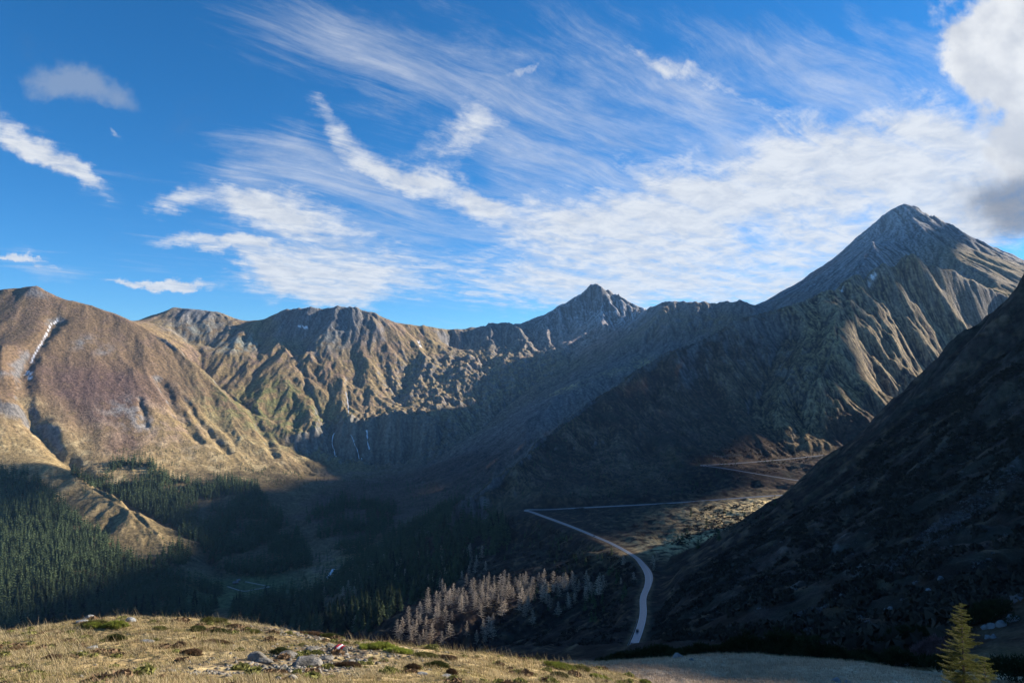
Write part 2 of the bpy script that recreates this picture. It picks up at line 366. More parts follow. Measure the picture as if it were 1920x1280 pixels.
# how craggy each part of the range is
craggy = np.full(X.shape, .35, f4)
for p, r_, v in [((1680,640,2250),330,1.0),((1750,560,2450),260,.95),((1560,760,1930),230,.9),((1115,560,4000),420,.9),((1040,650,3650),300,.8),((900,690,3300),420,.8),((800,745,3000),260,.8),((760,830,2650),260,1.0),((650,840,2600),200,1.0),
                 ((1300,575,3600),420,.9),((1250,640,3300),300,.7),((640,590,3450),260,.8),((560,590,3450),160,.8),((950,615,3800),420,1.0),((370,590,3450),220,.5),
                 ((1790,440,3800),460,.85),((1700,550,2450),330,.6),((1850,620,2300),300,.6),((1900,700,650),200,.6),((420,720,2450),170,.5)]:
    craggy = np.maximum(craggy, v*blob(p, r_)*1.05)
calm = np.clip(blob((100,640,2750), 650)*.9+blob((0,830,2150), 420)+blob((400,880,2170), 350)*.8+blob((1640,470,3700), 420, 2.2, R(30))*.7
     + blob((460,1110,1420), 150)+blob((1400,985,1000), 120)*.6, 0, 1)
road_d = near_line(road_px, 12)
onroad = 1-smooth(7, 38, road_d)
mtn = smooth(60, 200, rg).astype(f4)

gx, gy = grad(Z)
for k in range(6):
    for G in (gx, gy):
        G[1:-1,1:-1] = (G[:-2,1:-1]+G[2:,1:-1]+G[1:-1,:-2]+G[1:-1,2:])*.25
gx = gx.astype(f4); gy = gy.astype(f4)
# broad lumps first, then gullies running down the slopes, each finer set following the last
lum = fbm(X/420, Y/420, 3, 5)*22*mtn*smooth(500, 1500, rg)*(1-.6*calm)*smooth(12, 130, near_line(road_px, 40))
# keep the skylines where they are
D = np.zeros(X.shape, f4)+lum.astype(f4)
lam, amp = 230., 15.; E4 = np.zeros(X.shape, f4)
ex, ey = gx.copy(), gy.copy()
for o_ in range(6):
    sl_ = np.sqrt(ex*ex+ey*ey)+1e-4
    k_ = np.minimum(1, sl_/.35)/sl_*1.25
    wx = X+fbm(X/(lam*2.3), Y/(lam*2.3), 2, 40+o_)*lam*.5; wy = Y+fbm(X/(lam*2.3)+9, Y/(lam*2.3), 2, 50+o_)*lam*.5
    h, hx, hy = erosion(wx/lam, wy/lam, -ey*k_, ex*k_, 100+o_)
    m = mtn*np.minimum(1, sl_/.4)**1.2*(.45+.75*craggy)*(1-.72*calm)*(1-onroad)*smooth(lam*1.2, lam*4.5, rg)
    E4 += (h*np.minimum(1, m*2.2)*(.55 if 1 <= o_ <= 4 else 0)).astype(f4)
    D += (h*amp*m).astype(f4); ex = ex+hx*amp/lam*m*.6; ey = ey+hy*amp/lam*m*.6
    lam *= .52; amp *= .53
# crags, boulders, hummocks
cr = np.clip(craggy-.35, 0, 1)*1.5
D += ((ridged(X/110, Y/110, 5, 300)-.45)*26*cr*mtn*(1-onroad)).astype(f4)
D += (fbm(X/26, Y/26, 5, 400, .6)*3.2*mtn*(.5+cr)*(1-onroad)*(1-.5*calm)).astype(f4)
cl_ = np.clip(blob((640,835,2620), 130)+blob((740,825,2650), 130)+blob((800,830,2650), 90), 0, 1)
D += ((ridged(X/42, Y/170, 3, 905)-.45)*34*cl_).astype(f4)
rbs = [[(1545,552,2480),(1578,640,2270),(1590,720,2080),(1640,800,1960)], [(1600,532,2530),(1645,610,2420),(1690,700,2290),(1735,770,2150)], [(1655,505,2600),(1705,590,2510),(1755,670,2430),(1790,740,2320)], [(1705,490,2640),(1765,570,2590),(1810,650,2520),(1840,700,2440)],
       [(1490,690,2210),(1500,750,2070),(1550,820,1880)]]
gls = [[(1572,545,2505),(1612,630,2350),(1640,710,2190),(1690,785,2060)], [(1628,520,2560),(1675,600,2470),(1722,685,2360),(1765,755,2230)], [(1682,500,2620),(1738,580,2550),(1784,660,2480),(1818,720,2390)], [(1745,498,2670),(1800,575,2620),(1835,650,2550)]]
wbx = fbm(X/130, Y/130, 3, 950)*26
for q_i, (ln, sg_) in enumerate([(a, 1) for a in rbs]+[(a, -1) for a in gls]):
    dd = near_line(ln, 60, 34)
    D += (sg_*(24 if sg_ > 0 else 20)*(1+.35*math.sin(q_i*2.3))*np.exp(-(dd/(38 if sg_ > 0 else 26))**2)).astype(f4)
# lit hummocky bench below the pointed peak
hum = np.clip(blob((920,690,3300), 330)+blob((810,740,3020), 250)+blob((1000,665,3550), 200), 0, 1)
D += (np.abs(fbm(X/70, Y/70, 4, 500, .6))*38*hum).astype(f4)
# near ground
nearm = 1-smooth(60, 200, rg)
D += (fbm(X/7, Y/7, 4, 600)*.28*nearm*smooth(3, 12, rg)+fbm(X/1.1, Y/1.1, 3, 610)*.06*nearm).astype(f4)
D += (fbm(X/40, Y/40, 5, 620)*3.0*smooth(90, 300, rg)*(1-smooth(300, 700, rg))*(1-onroad)).astype(f4)
D += (fbm(X/60, Y/60, 5, 625, .55)*11*smooth(600, 900, rg)*(1-smooth(1700, 2000, rg))*smooth(12, 60, near_line(road_px, 25))*smooth(0, 120, X)*(1-smooth(1700, 1900, Y))).astype(f4)
# carved gullies: snow gully of the left mountain, its brook, the far waterfall brooks
snow_gully = [(105,600,2770),(75,640,2590),(48,690,2430),(43,740,2270),(60,790,2200),(112,850,2090),(170,905,1970)]
for ln, w_, d_ in [(snow_gully, 26, 17), ([(300,640,2620),(340,690,2440),(380,725,2340)], 20, 16), ([(350,660,2570),(400,710,2400),(430,740,2330)], 16, 12),
                   ([(470,760,2680),(500,800,2500),(515,845,2380)], 16, 12), ([(560,700,3080),(590,770,2800),(618,815,2650)], 13, 10),
                   ([(650,720,3040),(652,780,2780)], 10, 8),([(265,700,2450),(272,750,2330)], 10, 9)]:
    d0 = near_line(ln, w_*2, 14)
    D -= (d_*np.exp(-(d0/w_)**2)).astype(f4)
for p, a_, w_ in [((1695,392,3890), 38, 110), ((1115,539,4045), 14, 60)]:
    c = P3(*p); D += (a_*np.exp(-np.hypot(X-c[0], Y-c[1])/w_)).astype(f4)
hm = smooth(45, 110, X)*(1-smooth(640, 760, Y))*smooth(75, 140, rg)*(1-onroad)
fa_, fb_ = X*math.sin(R(-65))+Y*math.cos(R(-65)), -X*math.cos(R(-65))+Y*math.sin(R(-65))
D += (((ridged(fa_/60, fb_/17, 4, 880)-.4)*3.4+(ridged(fa_/12, fb_/6, 3, 890)-.4)*1.1)*hm).astype(f4)
Z = Z+D
# level the road bed across its slope
rq = np.array([P3(*p) for p in road_px])
def catmull(q, n=8):
    o = []
    p = np.vstack([2*q[0]-q[1], q, 2*q[-1]-q[-2]])
    for i in range(1, len(p)-2):
        for t in np.arange(n)/n:
            o.append(.5*((2*p[i])+(-p[i-1]+p[i+1])*t+(2*p[i-1]-5*p[i]+4*p[i+1]-p[i+2])*t*t+(-p[i-1]+3*p[i]-3*p[i+1]+p[i+2])*t**3))
    o.append(q[-1]); return np.array(o)
road_c = catmull(rq)
for k in range(12): road_c[1:-1,2] = (road_c[:-2,2]+2*road_c[1:-1,2]+road_c[2:,2])/4
m = (onroad > .001) | (road_d < 45)
xm, ym = X[m], Y[m]
best = np.full(xm.shape, 1e9); bz = np.zeros(xm.shape)
for a, c in zip(road_c[:-1], road_c[1:]):
    d = c[:2]-a[:2]; t = np.clip(((xm-a[0])*d[0]+(ym-a[1])*d[1])/(d@d+1e-9), 0, 1)
    dd = np.hypot(xm-a[0]-t*d[0], ym-a[1]-t*d[1]); k = dd < best
    best[k] = dd[k]; bz[k] = (a[2]+t*(c[2]-a[2]))[k]
rdist = np.full(X.shape, 1e9); rdist[m] = best
bzf = np.zeros(X.shape); bzf[m] = bz
wr = 1-smooth(6.5, 34, rdist)
Z = Z*(1-wr)+(bzf-.25)*wr; 

def idx(x, y):
    r = np.hypot(x, y); th = np.arctan2(x, y)
    return np.interp(r, RR, np.arange(NR)), np.interp(th, TT, np.arange(NC))
def ground(x, y):
    i, j = idx(np.asarray(x, float), np.asarray(y, float)); return bil(Z, i, j)
def screen(x, y, z):
    """where a point of the place falls in the photograph (for sorting things by how near they show)"""
    f = y*cp+z*sp_; u = -y*sp_+z*cp
    return 960+F_*x/f, 640-F_*u/f
# which part of the range each piece of ground belongs to
zi = []
for ln, zn in list(zip(L, ZONE))+[(road_px, 6)]:
    q = np.array([P3(*p) for p in ln]); r_ = np.log(np.hypot(q[:,0], q[:,1])); t_ = np.arctan2(q[:,0], q[:,1])
    for k in range(len(q)-1):
        for t in np.linspace(0, 1, 6): zi.append((r_[k]*(1-t)+r_[k+1]*t, t_[k]*(1-t)+t_[k+1]*t, zn))
for th in np.linspace(-1, 1.5, 60):
    for rr_ in (2.5, 5, 9, 15, 22, 30, 36): zi.append((math.log(rr_), th, 0))
zi = np.array(zi)
cr_ = np.linspace(math.log(RR[0]), math.log(RR[-1]), 230); ct_ = np.linspace(TT[0], TT[-1], 150)
A, B = np.meshgrid(cr_, ct_, indexing='ij')
dmin = np.full(A.shape, 1e9); zc = np.zeros(A.shape, int)
for r_, t_, zn in zi:
    d = (A-r_)**2+(B-t_)**2; k = d < dmin; dmin[k] = d[k]; zc[k] = int(zn)
ii = np.clip(np.rint((np.log(RR)-cr_[0])/(cr_[-1]-cr_[0])*229).astype(int), 0, 229)
jj = np.clip(np.rint((TT-ct_[0])/(ct_[-1]-ct_[0])*149).astype(int), 0, 149)
zone = zc[ii][:,jj]

# ------------------------------------------------------------------ ground colours (albedo, in places with light and shade put in)
gx, gy = grad(Z); slope = np.sqrt(gx*gx+gy*gy).astype(f4)
lap = (np.roll(Z, 1, 0)+np.roll(Z, -1, 0)-2*Z)/(np.gradient(RR)[:,None]**2)+(np.roll(Z, 1, 1)+np.roll(Z, -1, 1)-2*Z)/((np.gradient(TT)[None]*rg)**2)
lap = np.clip(lap*np.clip(rg/900, .1, 5)*3, -1, 1).astype(f4)
n1 = fbm(X/170, Y/170, 6, 700, .58); n2 = fbm(X/45, Y/45, 5, 720, .6); n3 = fbm(X/14, Y/14, 3, 740, .6)
def col(*c): return np.array(c, f4)
GRASS, PALE, HEATH, BROWN, ROCK, SCREE, GREEN, SHRUB, RED, SNOW, EARTH, ROSY = (col(.27,.20,.095), col(.37,.29,.15), col(.10,.068,.052), col(.175,.12,.068),
    col(.17,.168,.165), col(.27,.27,.26), col(.085,.095,.032), col(.034,.035,.026), col(.15,.085,.055), col(.8,.82,.85), col(.13,.10,.07), col(.24,.16,.12))
K = np.zeros(X.shape+(3,), f4)
def mix(m, c):
    global K
    m = np.clip(m, 0, 1)[...,None]; K = K*(1-m)+c*m
K[:] = BROWN
mix(smooth(-.1, .25, n1), GRASS); mix(smooth(.0, .35, n2)*.6, HEATH)
wr_ = (np.log(rg)-cr_[0])/(cr_[-1]-cr_[0])*229+fbm(X/rg*14, np.log(rg)*14, 3, 60)*2.2
wt_ = (tg-ct_[0])/(ct_[-1]-ct_[0])*149+fbm(X/rg*14, np.log(rg)*14, 3, 61)*2.2
def soft(k):
    a = (zc == k).astype(float)
    for q in range(2):
        p = np.pad(a, 1, mode='edge'); a = (p[:-2,1:-1]+p[2:,1:-1]+p[1:-1,:-2]+p[1:-1,2:]+4*a)/8
    return bil(a, wr_, wt_).astype(f4)
z1, z2, z3, z4, z5, z6, z0 = [soft(k) for k in (1, 2, 3, 4, 5, 6, 0)]
t0 = z0*smooth(78, 105, rg); z0 = z0-t0; z6 = z6+t0
# left mountain: brown heath above, dry grass at its foot, a plum coloured fan
low = smooth(-60, -190, Z+n1*90)
mix(z1*.75, BROWN*.92); mix(z1*smooth(-.15, .3, n1+n2*.5)*.55, HEATH*1.25); mix(z1*low, GRASS); mix(z1*low*smooth(.0, .3, n2), PALE)
mix(z1*low*smooth(.12, .35, n3+n1*.4)*.5, BROWN)
mix(np.clip(blob((190,720,2480), 200, 1.6, R(80))+blob((190,790,2330), 150)+blob((230,850,2200), 90, 1.5), 0, 1)*smooth(-.45, .15, n2+.3)*.75, col(.115,.072,.062))
mix(np.clip(blob((330,740,2400), 170), 0, 1)*smooth(-.1, .2, n2)*.7, ROSY)
mix(np.clip(blob((230,785,2370), 60)+blob((265,800,2330), 45)+blob((155,660,2680), 45, 2)+blob((195,665,2680), 40, 2), 0, 1)*smooth(-.2, .15, n2)*.8, SCREE*.75)
# far basin: tan grass, rosy heath, green ground juniper, grey scree
mix(z2*.85, GRASS*.9); mix(z2*smooth(-.1, .25, n1*.6+n2)*.7, ROSY*.85); mix(z2*smooth(.05, .3, -n2+n1*.4)*.6, BROWN)
mix(np.clip(blob((470,770,2680), 200)+blob((590,800,2650), 170)+blob((520,740,2850), 130), 0, 1)*smooth(-.15, .15, n2)*.75, GREEN*1.4)
mix(np.clip(blob((370,620,3350), 130)+blob((455,640,3250), 80)+blob((620,660,3300), 90)+blob((430,650,3200), 80), 0, 1)*smooth(-.25, .1, n2)*.8, col(.20,.225,.19))
for p, r_ in [((1115,560,4000), 380), ((640,590,3450), 170), ((560,590,3450), 120), ((940,615,3800), 260), ((370,585,3480), 120), ((1060,600,3850), 250)]:
    mix(blob(p, r_)*z2*1.1, ROCK*.95)
mix(np.clip(blob((1115,560,4000), 300)+blob((1190,590,3880), 200), 0, 1)*smooth(-.3, .25, n3-lap*.3+E4*.3)*.8, col(.44,.45,.47))  # snow-dusted rock of the pointed peak, grazing light added into its colour
mix(np.clip(blob((1110,655,3560), 130)+blob((1130,640,3650), 120), 0, 1), ROSY*1.1)
mix(hum*smooth(-.1, .2, n3)*.7, PALE*.9); mix(hum*smooth(.1, .3, -n2)*.7, ROCK*.7)
for p, r_ in [((1150,690,3000),330),((1000,790,2500),330),((900,860,2350),260),((1250,660,3150),260),((1050,740,2750),260)]: mix(z2*blob(p, r_)*.85, ROCK*.75+ROSY*.15)  # slopes behind the massif: haze put into a paler rock colour
mix(np.clip(blob((1140,710,2950), 120, 2.2, R(60))+blob((1210,690,3050), 120, 2.)+blob((1060,735,2800), 80), 0, 1)*smooth(-.15, .15, n3+n2*.5), PALE*.9)  # pale strips paint in sunlight that does not reach these slopes
mix(np.clip(blob((1060,650,3650), 150)+blob((1090,640,3750), 110), 0, 1)*smooth(-.4, .1, n2), col(.34,.27,.23))  # scree, its sunlit tone put into the colour
mix(z2*np.clip(blob((720,930,2100), 330)+blob((620,980,1850), 200)+blob((850,900,2200), 250), 0, 1)*.8, HEATH*.75)
mix(z3, ROCK*1.2); mix(z3*smooth(-.1, .2, n2)*.5, ROSY*.8)
# high pyramid: grey rock dusted with snow, brown shoulder
mix(z4, ROCK*.95); mix(z4*smooth(.0, .25, n2)*.5, BROWN); mix(z4*smooth(260, 600, Z+n1*160)*smooth(-.35, .3, n3+n2*.5-lap*.3+E4*.3)*.62, col(.31,.315,.33))
mix(z4*np.clip(blob((1850,510,3300), 420, 1.8, R(60)), 0, 1)*.9, GRASS*.9)
mix(z4*np.clip(blob((1530,530,3760), 110), 0, 1)*.7, ROSY)
# main massif: heath and dwarf shrub darkened with its shade, straw brightened on sunlit ribs
mix(z5, HEATH*.6); mix(z5*smooth(.05, .3, n2+n1*.5)*.55, ROSY*.6); mix(z5*smooth(.05, .35, n3*.6+n1-lap*.35)*.38, GRASS*.75)
mix(z5*smooth(.1, .35, -n1+n2*.5)*.7, SHRUB*1.2)
rb = np.clip(blob((1620,620,2380), 260)+blob((1700,690,2330), 280)+blob((1790,650,2500), 260)+blob((1560,790,1880), 200)+blob((1660,780,2080), 180), 0, 1)
mix(rb*z5*smooth(-.35, .15, n2+n3*.5-lap*.25)*.85, GRASS*1.15)
mix(np.clip(blob((1800,515,2720), 170, 1.5, R(60))+blob((1860,530,2850), 230), 0, 1)*.85, GRASS*1.05)
mix(z5*smooth(150, 330, Z+n2*60)*smooth(-.1, .2, n2)*.5, ROCK)
# near slopes: heath and shrub, darkened with the shade they lie in
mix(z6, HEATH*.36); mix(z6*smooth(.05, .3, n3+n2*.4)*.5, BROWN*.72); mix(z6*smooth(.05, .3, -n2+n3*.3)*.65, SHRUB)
mix(z6*np.clip(blob((1420,970,1080), 130)+blob((1480,945,1230), 110)+blob((1300,1020,880), 80), 0, 1)*smooth(-.35, .1, n3)*.95, PALE*1.25)  # pale meadow grass, its patch of sun also put into the colour
stg = np.array([math.sin(R(-65)), math.cos(R(-65))])
su = X*stg[0]+Y*stg[1]; sv = -X*stg[1]+Y*stg[0]
stn = fbm(su/90, sv/13, 5, 760, .6)
hz = z6*smooth(40, 100, X)*smooth(620, 500, Y+0*X)*smooth(60, 120, rg)
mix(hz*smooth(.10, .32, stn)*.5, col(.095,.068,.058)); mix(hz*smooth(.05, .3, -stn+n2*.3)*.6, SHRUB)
for ln in ([(1900,880,330),(1780,970,320),(1700,1050,300),(1600,1110,270),(1480,1160,250)], [(1620,980,400),(1540,1060,370),(1420,1130,330),(1300,1200,290)], [(1900,1100,140),(1860,1120,140)], [(1940,860,340),(1850,930,330)]):
    d0 = near_line(ln, 9, 10); mix(np.exp(-(d0/5)**2)*smooth(-.2, .2, n3)*.6, SCREE*.5)
# cliffs and steep ground show rock; gully floors are darker or full of rubble
mix(smooth(.85, 1.25, slope+n2*.25)*(rg > 300)*.85*(1-.7*rb)*(1-.85*z6)*smooth(20, 45, road_d), ROCK*.85)
mix(smooth(.25, .8, lap)*.35*(rg > 400), SHRUB*1.6)
mix(np.clip(blob((760,830,2650), 190)+blob((650,840,2600), 150), 0, 1)*smooth(.7, 1.1, slope), col(.15,.14,.115))
# forest floor, valley pasture
ff = z1*smooth(-290, -330, Z+n2*30)
mix(ff*.8, col(.055,.045,.028))
mix(np.clip(blob((430,1095,1430), 75)+blob((480,1110,1400), 90)+blob((400,1120,1380), 70), 0, 1)*1.3, col(.10,.115,.05))
mix(near_line([(0,862,1960),(130,872,1900),(190,915,1800),(250,960,1690),(300,1015,1590)], 40, 20)*0+np.exp(-(near_line([(0,862,1960),(130,872,1900),(190,915,1800),(250,960,1690),(300,1015,1590)], 60, 20)/70)**2)*.9, GRASS*.8)
# snow left in the gully and on the ledges
sg = near_line([(108,588,2790),(97,605,2760),(82,630,2640),(68,650,2540),(60,665,2490)], 14, 6)
mix(np.exp(-(sg/2.1)**2)*1.5*smooth(-.2, .05, n3+n2*.3), SNOW)
for ln in ([(55,680,2440),(50,690,2420)], [(60,690,2430),(57,700,2400)], [(1620,516,2560),(1640,508,2580)], [(560,612,3400),(575,612,3400)], [(1565,543,2495),(1580,538,2510)], [(850,640,3600),(858,650,3560)], [(785,648,3480),(788,660,3400)]):
    mix(np.exp(-(near_line(ln, 12, 5)/5)**2)*smooth(-.2, .1, n3)*1.3, SNOW)
# pass meadow
mf = z0
gn = fbm(X/2.6, Y/2.6, 4, 800); gm = fbm(X/.7, Y/.7, 3, 810)
mix(mf, GRASS*.95); mix(mf*smooth(.0, .3, gn), PALE*.9); mix(mf*smooth(.1, .35, -gn+gm*.4)*.6, col(.14,.125,.045)); mix(mf*smooth(.1, .4, gm)*.35, EARTH)
trail = np.clip(blob((560,1245,17.5), 2.6)+blob((470,1270,15.5), 1.6)+blob((640,1225,21), 2)+blob((600,1205,25.5), 1.7)+blob((540,1190,27.5), 1.6), 0, 1)
mix(trail*smooth(-.3, .1, gm), EARTH*.9); mix(trail*smooth(.1, .3, fbm(X/.35, Y/.35, 3, 830)), PALE*.8)
mdm = np.clip(blob((1420,1235,64), 24)+blob((1600,1260,58), 14)+blob((1250,1250,60), 14), 0, 1)*(rg < 90); mix(mdm*.85, col(.52,.39,.26))
# road verge
mix((1-smooth(4, 8, rdist+n3*3))*.7, BROWN)
n4 = fbm(X/6, Y/6, 2, 755, .6)
K = K*(1+.34*n3[...,None]+.28*n2[...,None]+.22*(n4*(rg > 300))[...,None]+.30*(E4*(rg > 90))[...,None])*1.12
K = np.clip(K, .008, .9)
ROUGHK = np.clip(smooth(.6, 1.1, slope)+z4+z3*.7, 0, 1)

def newmat(name):
    m = bpy.data.materials.new(name); m.use_nodes = True
    n = m.node_tree.nodes; b = n['Principled BSDF']; b.inputs['Roughness'].default_value = .9; b.inputs['Specular IOR Level'].default_value = .15
    return m, n, m.node_tree.links, b
def ground_mat():
    m, n, l, b = newmat('ground')
    at = n.new('ShaderNodeAttribute'); at.attribute_name = 'Col'
    geo = n.new('ShaderNodeNewGeometry')
    def noise(sc, det, rough=.6):
        t = n.new('ShaderNodeTexNoise'); t.inputs['Scale'].default_value = sc; t.inputs['Detail'].default_value = det; t.inputs['Roughness'].default_value = rough
        l.new(geo.outputs['Position'], t.inputs['Vector']); return t
    a = noise(.11, 6, .65); c = noise(1.9, 4)
    mr = n.new('ShaderNodeMapRange'); l.new(a.outputs[0], mr.inputs[0]); mr.inputs[1].default_value = .3; mr.inputs[2].default_value = .7; mr.inputs[3].default_value = .5; mr.inputs[4].default_value = 1.5
    mr2 = n.new('ShaderNodeMapRange'); l.new(c.outputs[0], mr2.inputs[0]); mr2.inputs[1].default_value = .3; mr2.inputs[2].default_value = .7; mr2.inputs[3].default_value = .72; mr2.inputs[4].default_value = 1.28
    mu = n.new('ShaderNodeMath'); mu.operation = 'MULTIPLY'; l.new(mr.outputs[0], mu.inputs[0]); l.new(mr2.outputs[0], mu.inputs[1])
    v = n.new('ShaderNodeVectorMath'); v.operation = 'SCALE'; l.new(at.outputs['Color'], v.inputs[0]); l.new(mu.outputs[0], v.inputs['Scale'])
    l.new(v.outputs[0], b.inputs['Base Color'])
    bp = n.new('ShaderNodeBump'); bp.inputs['Strength'].default_value = .7; bp.inputs['Distance'].default_value = 5.0; l.new(a.outputs[0], bp.inputs['Height'])
    bp2 = n.new('ShaderNodeBump'); bp2.inputs['Strength'].default_value = .5; bp2.inputs['Distance'].default_value = .12; l.new(c.outputs[0], bp2.inputs['Height'])
    l.new(bp2.outputs[0], bp.inputs['Normal']); 
    # fine bump only close by: the coarse one belongs to the slopes
    l.new(bp.outputs[0], b.inputs['Normal'])
    b.inputs['Roughness'].default_value = .95; b.inputs['Specular IOR Level'].default_value = .08
    return m
GM = ground_mat()
def tag(o, label=None, cat=None, group=None, kind=None):
    if label: o['label'] = label
    if cat: o['category'] = cat
    if group: o['group'] = group
    if kind: o['kind'] = kind
    return o
def link(o, parent=None):
    C.collection.objects.link(o)
    if parent: o.parent = parent
    return o
def mesh_np(name, co, faces, mat=None, smooth_=True, cols_=None):
    """faces: (n,k) array, all the same size"""
    me = bpy.data.meshes.new(name)
    co = np.ascontiguousarray(co, np.float32); faces = np.ascontiguousarray(faces, np.int32)
    me.vertices.add(len(co)); me.vertices.foreach_set('co', co.ravel())
    k = faces.shape[1]
    me.loops.add(faces.size); me.loops.foreach_set('vertex_index', faces.ravel())
    me.polygons.add(len(faces)); me.polygons.foreach_set('loop_start', np.arange(len(faces), dtype=np.int32)*k)
    if smooth_: me.polygons.foreach_set('use_smooth', np.ones(len(faces), bool))
    if cols_ is not None:
        ca = me.color_attributes.new('Col', 'FLOAT_COLOR', 'POINT')
        ca.data.foreach_set('color', np.concatenate([cols_, np.ones((len(cols_), 1))], 1).astype(np.float32).ravel())
    me.update()
    if mat: me.materials.append(mat)
    return me
ZN = {0: ('meadow', 'dry straw-coloured alpine meadow on the pass in front', 'meadow'), 1: ('mountain', 'rounded brown mountain with a snowy gully, grassy and wooded at its foot', 'mountain'),
      2: ('mountain', 'far basin of tan slopes and rocky crests below a pointed grey peak', 'mountain'), 3: ('ridge', 'jagged grey ridge between the pointed peak and the massif', 'ridge'),
      4: ('mountain', 'tall grey pyramid peak dusted with snow, the highest of all', 'mountain'), 5: ('mountain', 'ribbed brown massif above the hairpin road', 'mountain'),
      6: ('hill', 'dark heath slope that falls from the right to the road and gully', 'hillside')}
fi = (np.arange(NR-1)[:,None]*NC+np.arange(NC-1)[None])
FA = np.stack([fi, fi+NC, fi+NC+1, fi+1], -1)[:,:,::-1].reshape(-1, 4)
fz = zone[:-1,:-1].ravel(); V = np.stack([X, Y, Z], -1).reshape(-1, 3); KC = K.reshape(-1, 3)
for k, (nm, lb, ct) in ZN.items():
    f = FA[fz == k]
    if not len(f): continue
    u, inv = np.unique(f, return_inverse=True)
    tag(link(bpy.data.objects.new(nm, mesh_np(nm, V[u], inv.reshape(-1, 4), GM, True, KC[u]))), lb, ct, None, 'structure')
del FA, fz
#NEXT#
# ------------------------------------------------------------------ which ground the photograph shows
wv = Z/rg; run = np.maximum.accumulate(wv, 0); vis = wv >= run-1e-6
SX, SY = screen(X, Y, Z)
inside = vis & (np.abs(tg) < R(44))
VI, VJ = np.nonzero(inside); VX, VY = SX[VI, VJ], SY[VI, VJ]
area = (np.gradient(RR)[:,None]*np.gradient(TT)[None,:]*rg)
VA = area[VI, VJ]
def at(px, py, ymin=0, ymax=1e9):
    d = (VX-px)**2+(VY-py)**2; yy = Y[VI, VJ]
    d = np.where((yy < ymin) | (yy > ymax), 1e12, d); k = int(np.argmin(d))
    return np.array([X[VI[k], VJ[k]], Y[VI[k], VJ[k]], Z[VI[k], VJ[k]]])
def inpoly(px, py, poly):
    r = np.zeros(px.shape, bool); n = len(poly)
    for i in range(n):
        x1, y1 = poly[i]; x2, y2 = poly[(i+1) % n]
        c = ((y1 > py) != (y2 > py)) & (px < (x2-x1)*(py-y1)/(y2-y1+1e-9)+x1); r ^= c
    return r
def scatter(poly, n, seed, clump=None, thr=0., ymin=0, ymax=1e9, mind=None):
    """n places on the ground of that patch, evenly over its real area"""
    m = inpoly(VX, VY, poly) & (Y[VI, VJ] > ymin) & (Y[VI, VJ] < ymax)
    k = np.nonzero(m)[0]
    if not len(k): return np.zeros((0, 3))
    p = VA[k].astype(float)
    if clump: p = p*(smooth(thr-.12, thr+.12, fbm(X[VI[k],VJ[k]]/clump, Y[VI[k],VJ[k]]/clump, 3, seed))+.003)
    g = np.random.RandomState(seed)
    k = k[g.choice(len(k), n, p=p/p.sum())]
    i = VI[k]+g.uniform(-.5, .5, n); j = VJ[k]+g.uniform(-.5, .5, n)
    r = np.interp(i, np.arange(NR), RR); t = np.interp(j, np.arange(NC), TT)
    x, y = r*np.sin(t), r*np.cos(t); o = np.stack([x, y, ground(x, y)], 1)
    rd = bil(rdist, *idx(x, y)); o = o[(rd > 9)]
    if mind:
        keep = []; cell = {}
        for q in o:
            c = (int(q[0]//mind), int(q[1]//mind)); ok = True
            for a in (-1, 0, 1):
                for b in (-1, 0, 1):
                    for w in cell.get((c[0]+a, c[1]+b), ()):
                        if (w[0]-q[0])**2+(w[1]-q[1])**2 < mind*mind: ok = False
            if ok: cell.setdefault(c, []).append(q); keep.append(q)
        o = np.array(keep)
    return o

# ------------------------------------------------------------------ trees
def plain(name, c, rough=.9, spec=.1, noise=None, var=.25, attr=False, transl=0.):
    m, n, l, b = newmat(name); b.inputs['Roughness'].default_value = rough; b.inputs['Specular IOR Level'].default_value = spec
    oi = n.new('ShaderNodeObjectInfo'); geo = n.new('ShaderNodeNewGeometry')
    t = n.new('ShaderNodeTexNoise'); t.inputs['Scale'].default_value = noise or .3; t.inputs['Detail'].default_value = 4; l.new(geo.outputs['Position'], t.inputs['Vector'])
    ad = n.new('ShaderNodeMath'); ad.operation = 'MULTIPLY_ADD'; l.new(oi.outputs['Random'], ad.inputs[0]); ad.inputs[1].default_value = .35; l.new(t.outputs[0], ad.inputs[2])
    mr = n.new('ShaderNodeMapRange'); l.new(ad.outputs[0], mr.inputs[0]); mr.inputs[1].default_value = .35; mr.inputs[2].default_value = 1.0; mr.inputs[3].default_value = 1-var*1.6; mr.inputs[4].default_value = 1+var*1.6
    v = n.new('ShaderNodeVectorMath'); v.operation = 'SCALE'; l.new(mr.outputs[0], v.inputs['Scale'])
    if attr:
        a = n.new('ShaderNodeAttribute'); a.attribute_name = 'Col'; l.new(a.outputs['Color'], v.inputs[0])
    else: v.inputs[0].default_value = c
    l.new(v.outputs[0], b.inputs['Base Color'])
    if transl:
        tr = n.new('ShaderNodeBsdfTranslucent'); mx = n.new('ShaderNodeMixShader'); mx.inputs[0].default_value = transl
        l.new(v.outputs[0], tr.inputs[0]); l.new(b.outputs[0], mx.inputs[1]); l.new(tr.outputs[0], mx.inputs[2]); l.new(mx.outputs[0], n['Material Output'].inputs[0])
    return m
SPRUCE = plain('spruce_needles', (.045,.062,.028), var=.55, noise=.13, transl=.15)
PINE = plain('pine_needles', (.035,.048,.02), var=.3, noise=1.5, transl=.15)
JUNI = plain('juniper_needles', (.29,.32,.07), var=.4, noise=6, transl=.25)
LARCH = plain('larch_twigs', (.56,.48,.37), var=.25, noise=.4, transl=.15)
LARCH_T = plain('larch_trunk', (.16,.12,.09), noise=2)
BARK = plain('bark', (.12,.095,.075), noise=3)
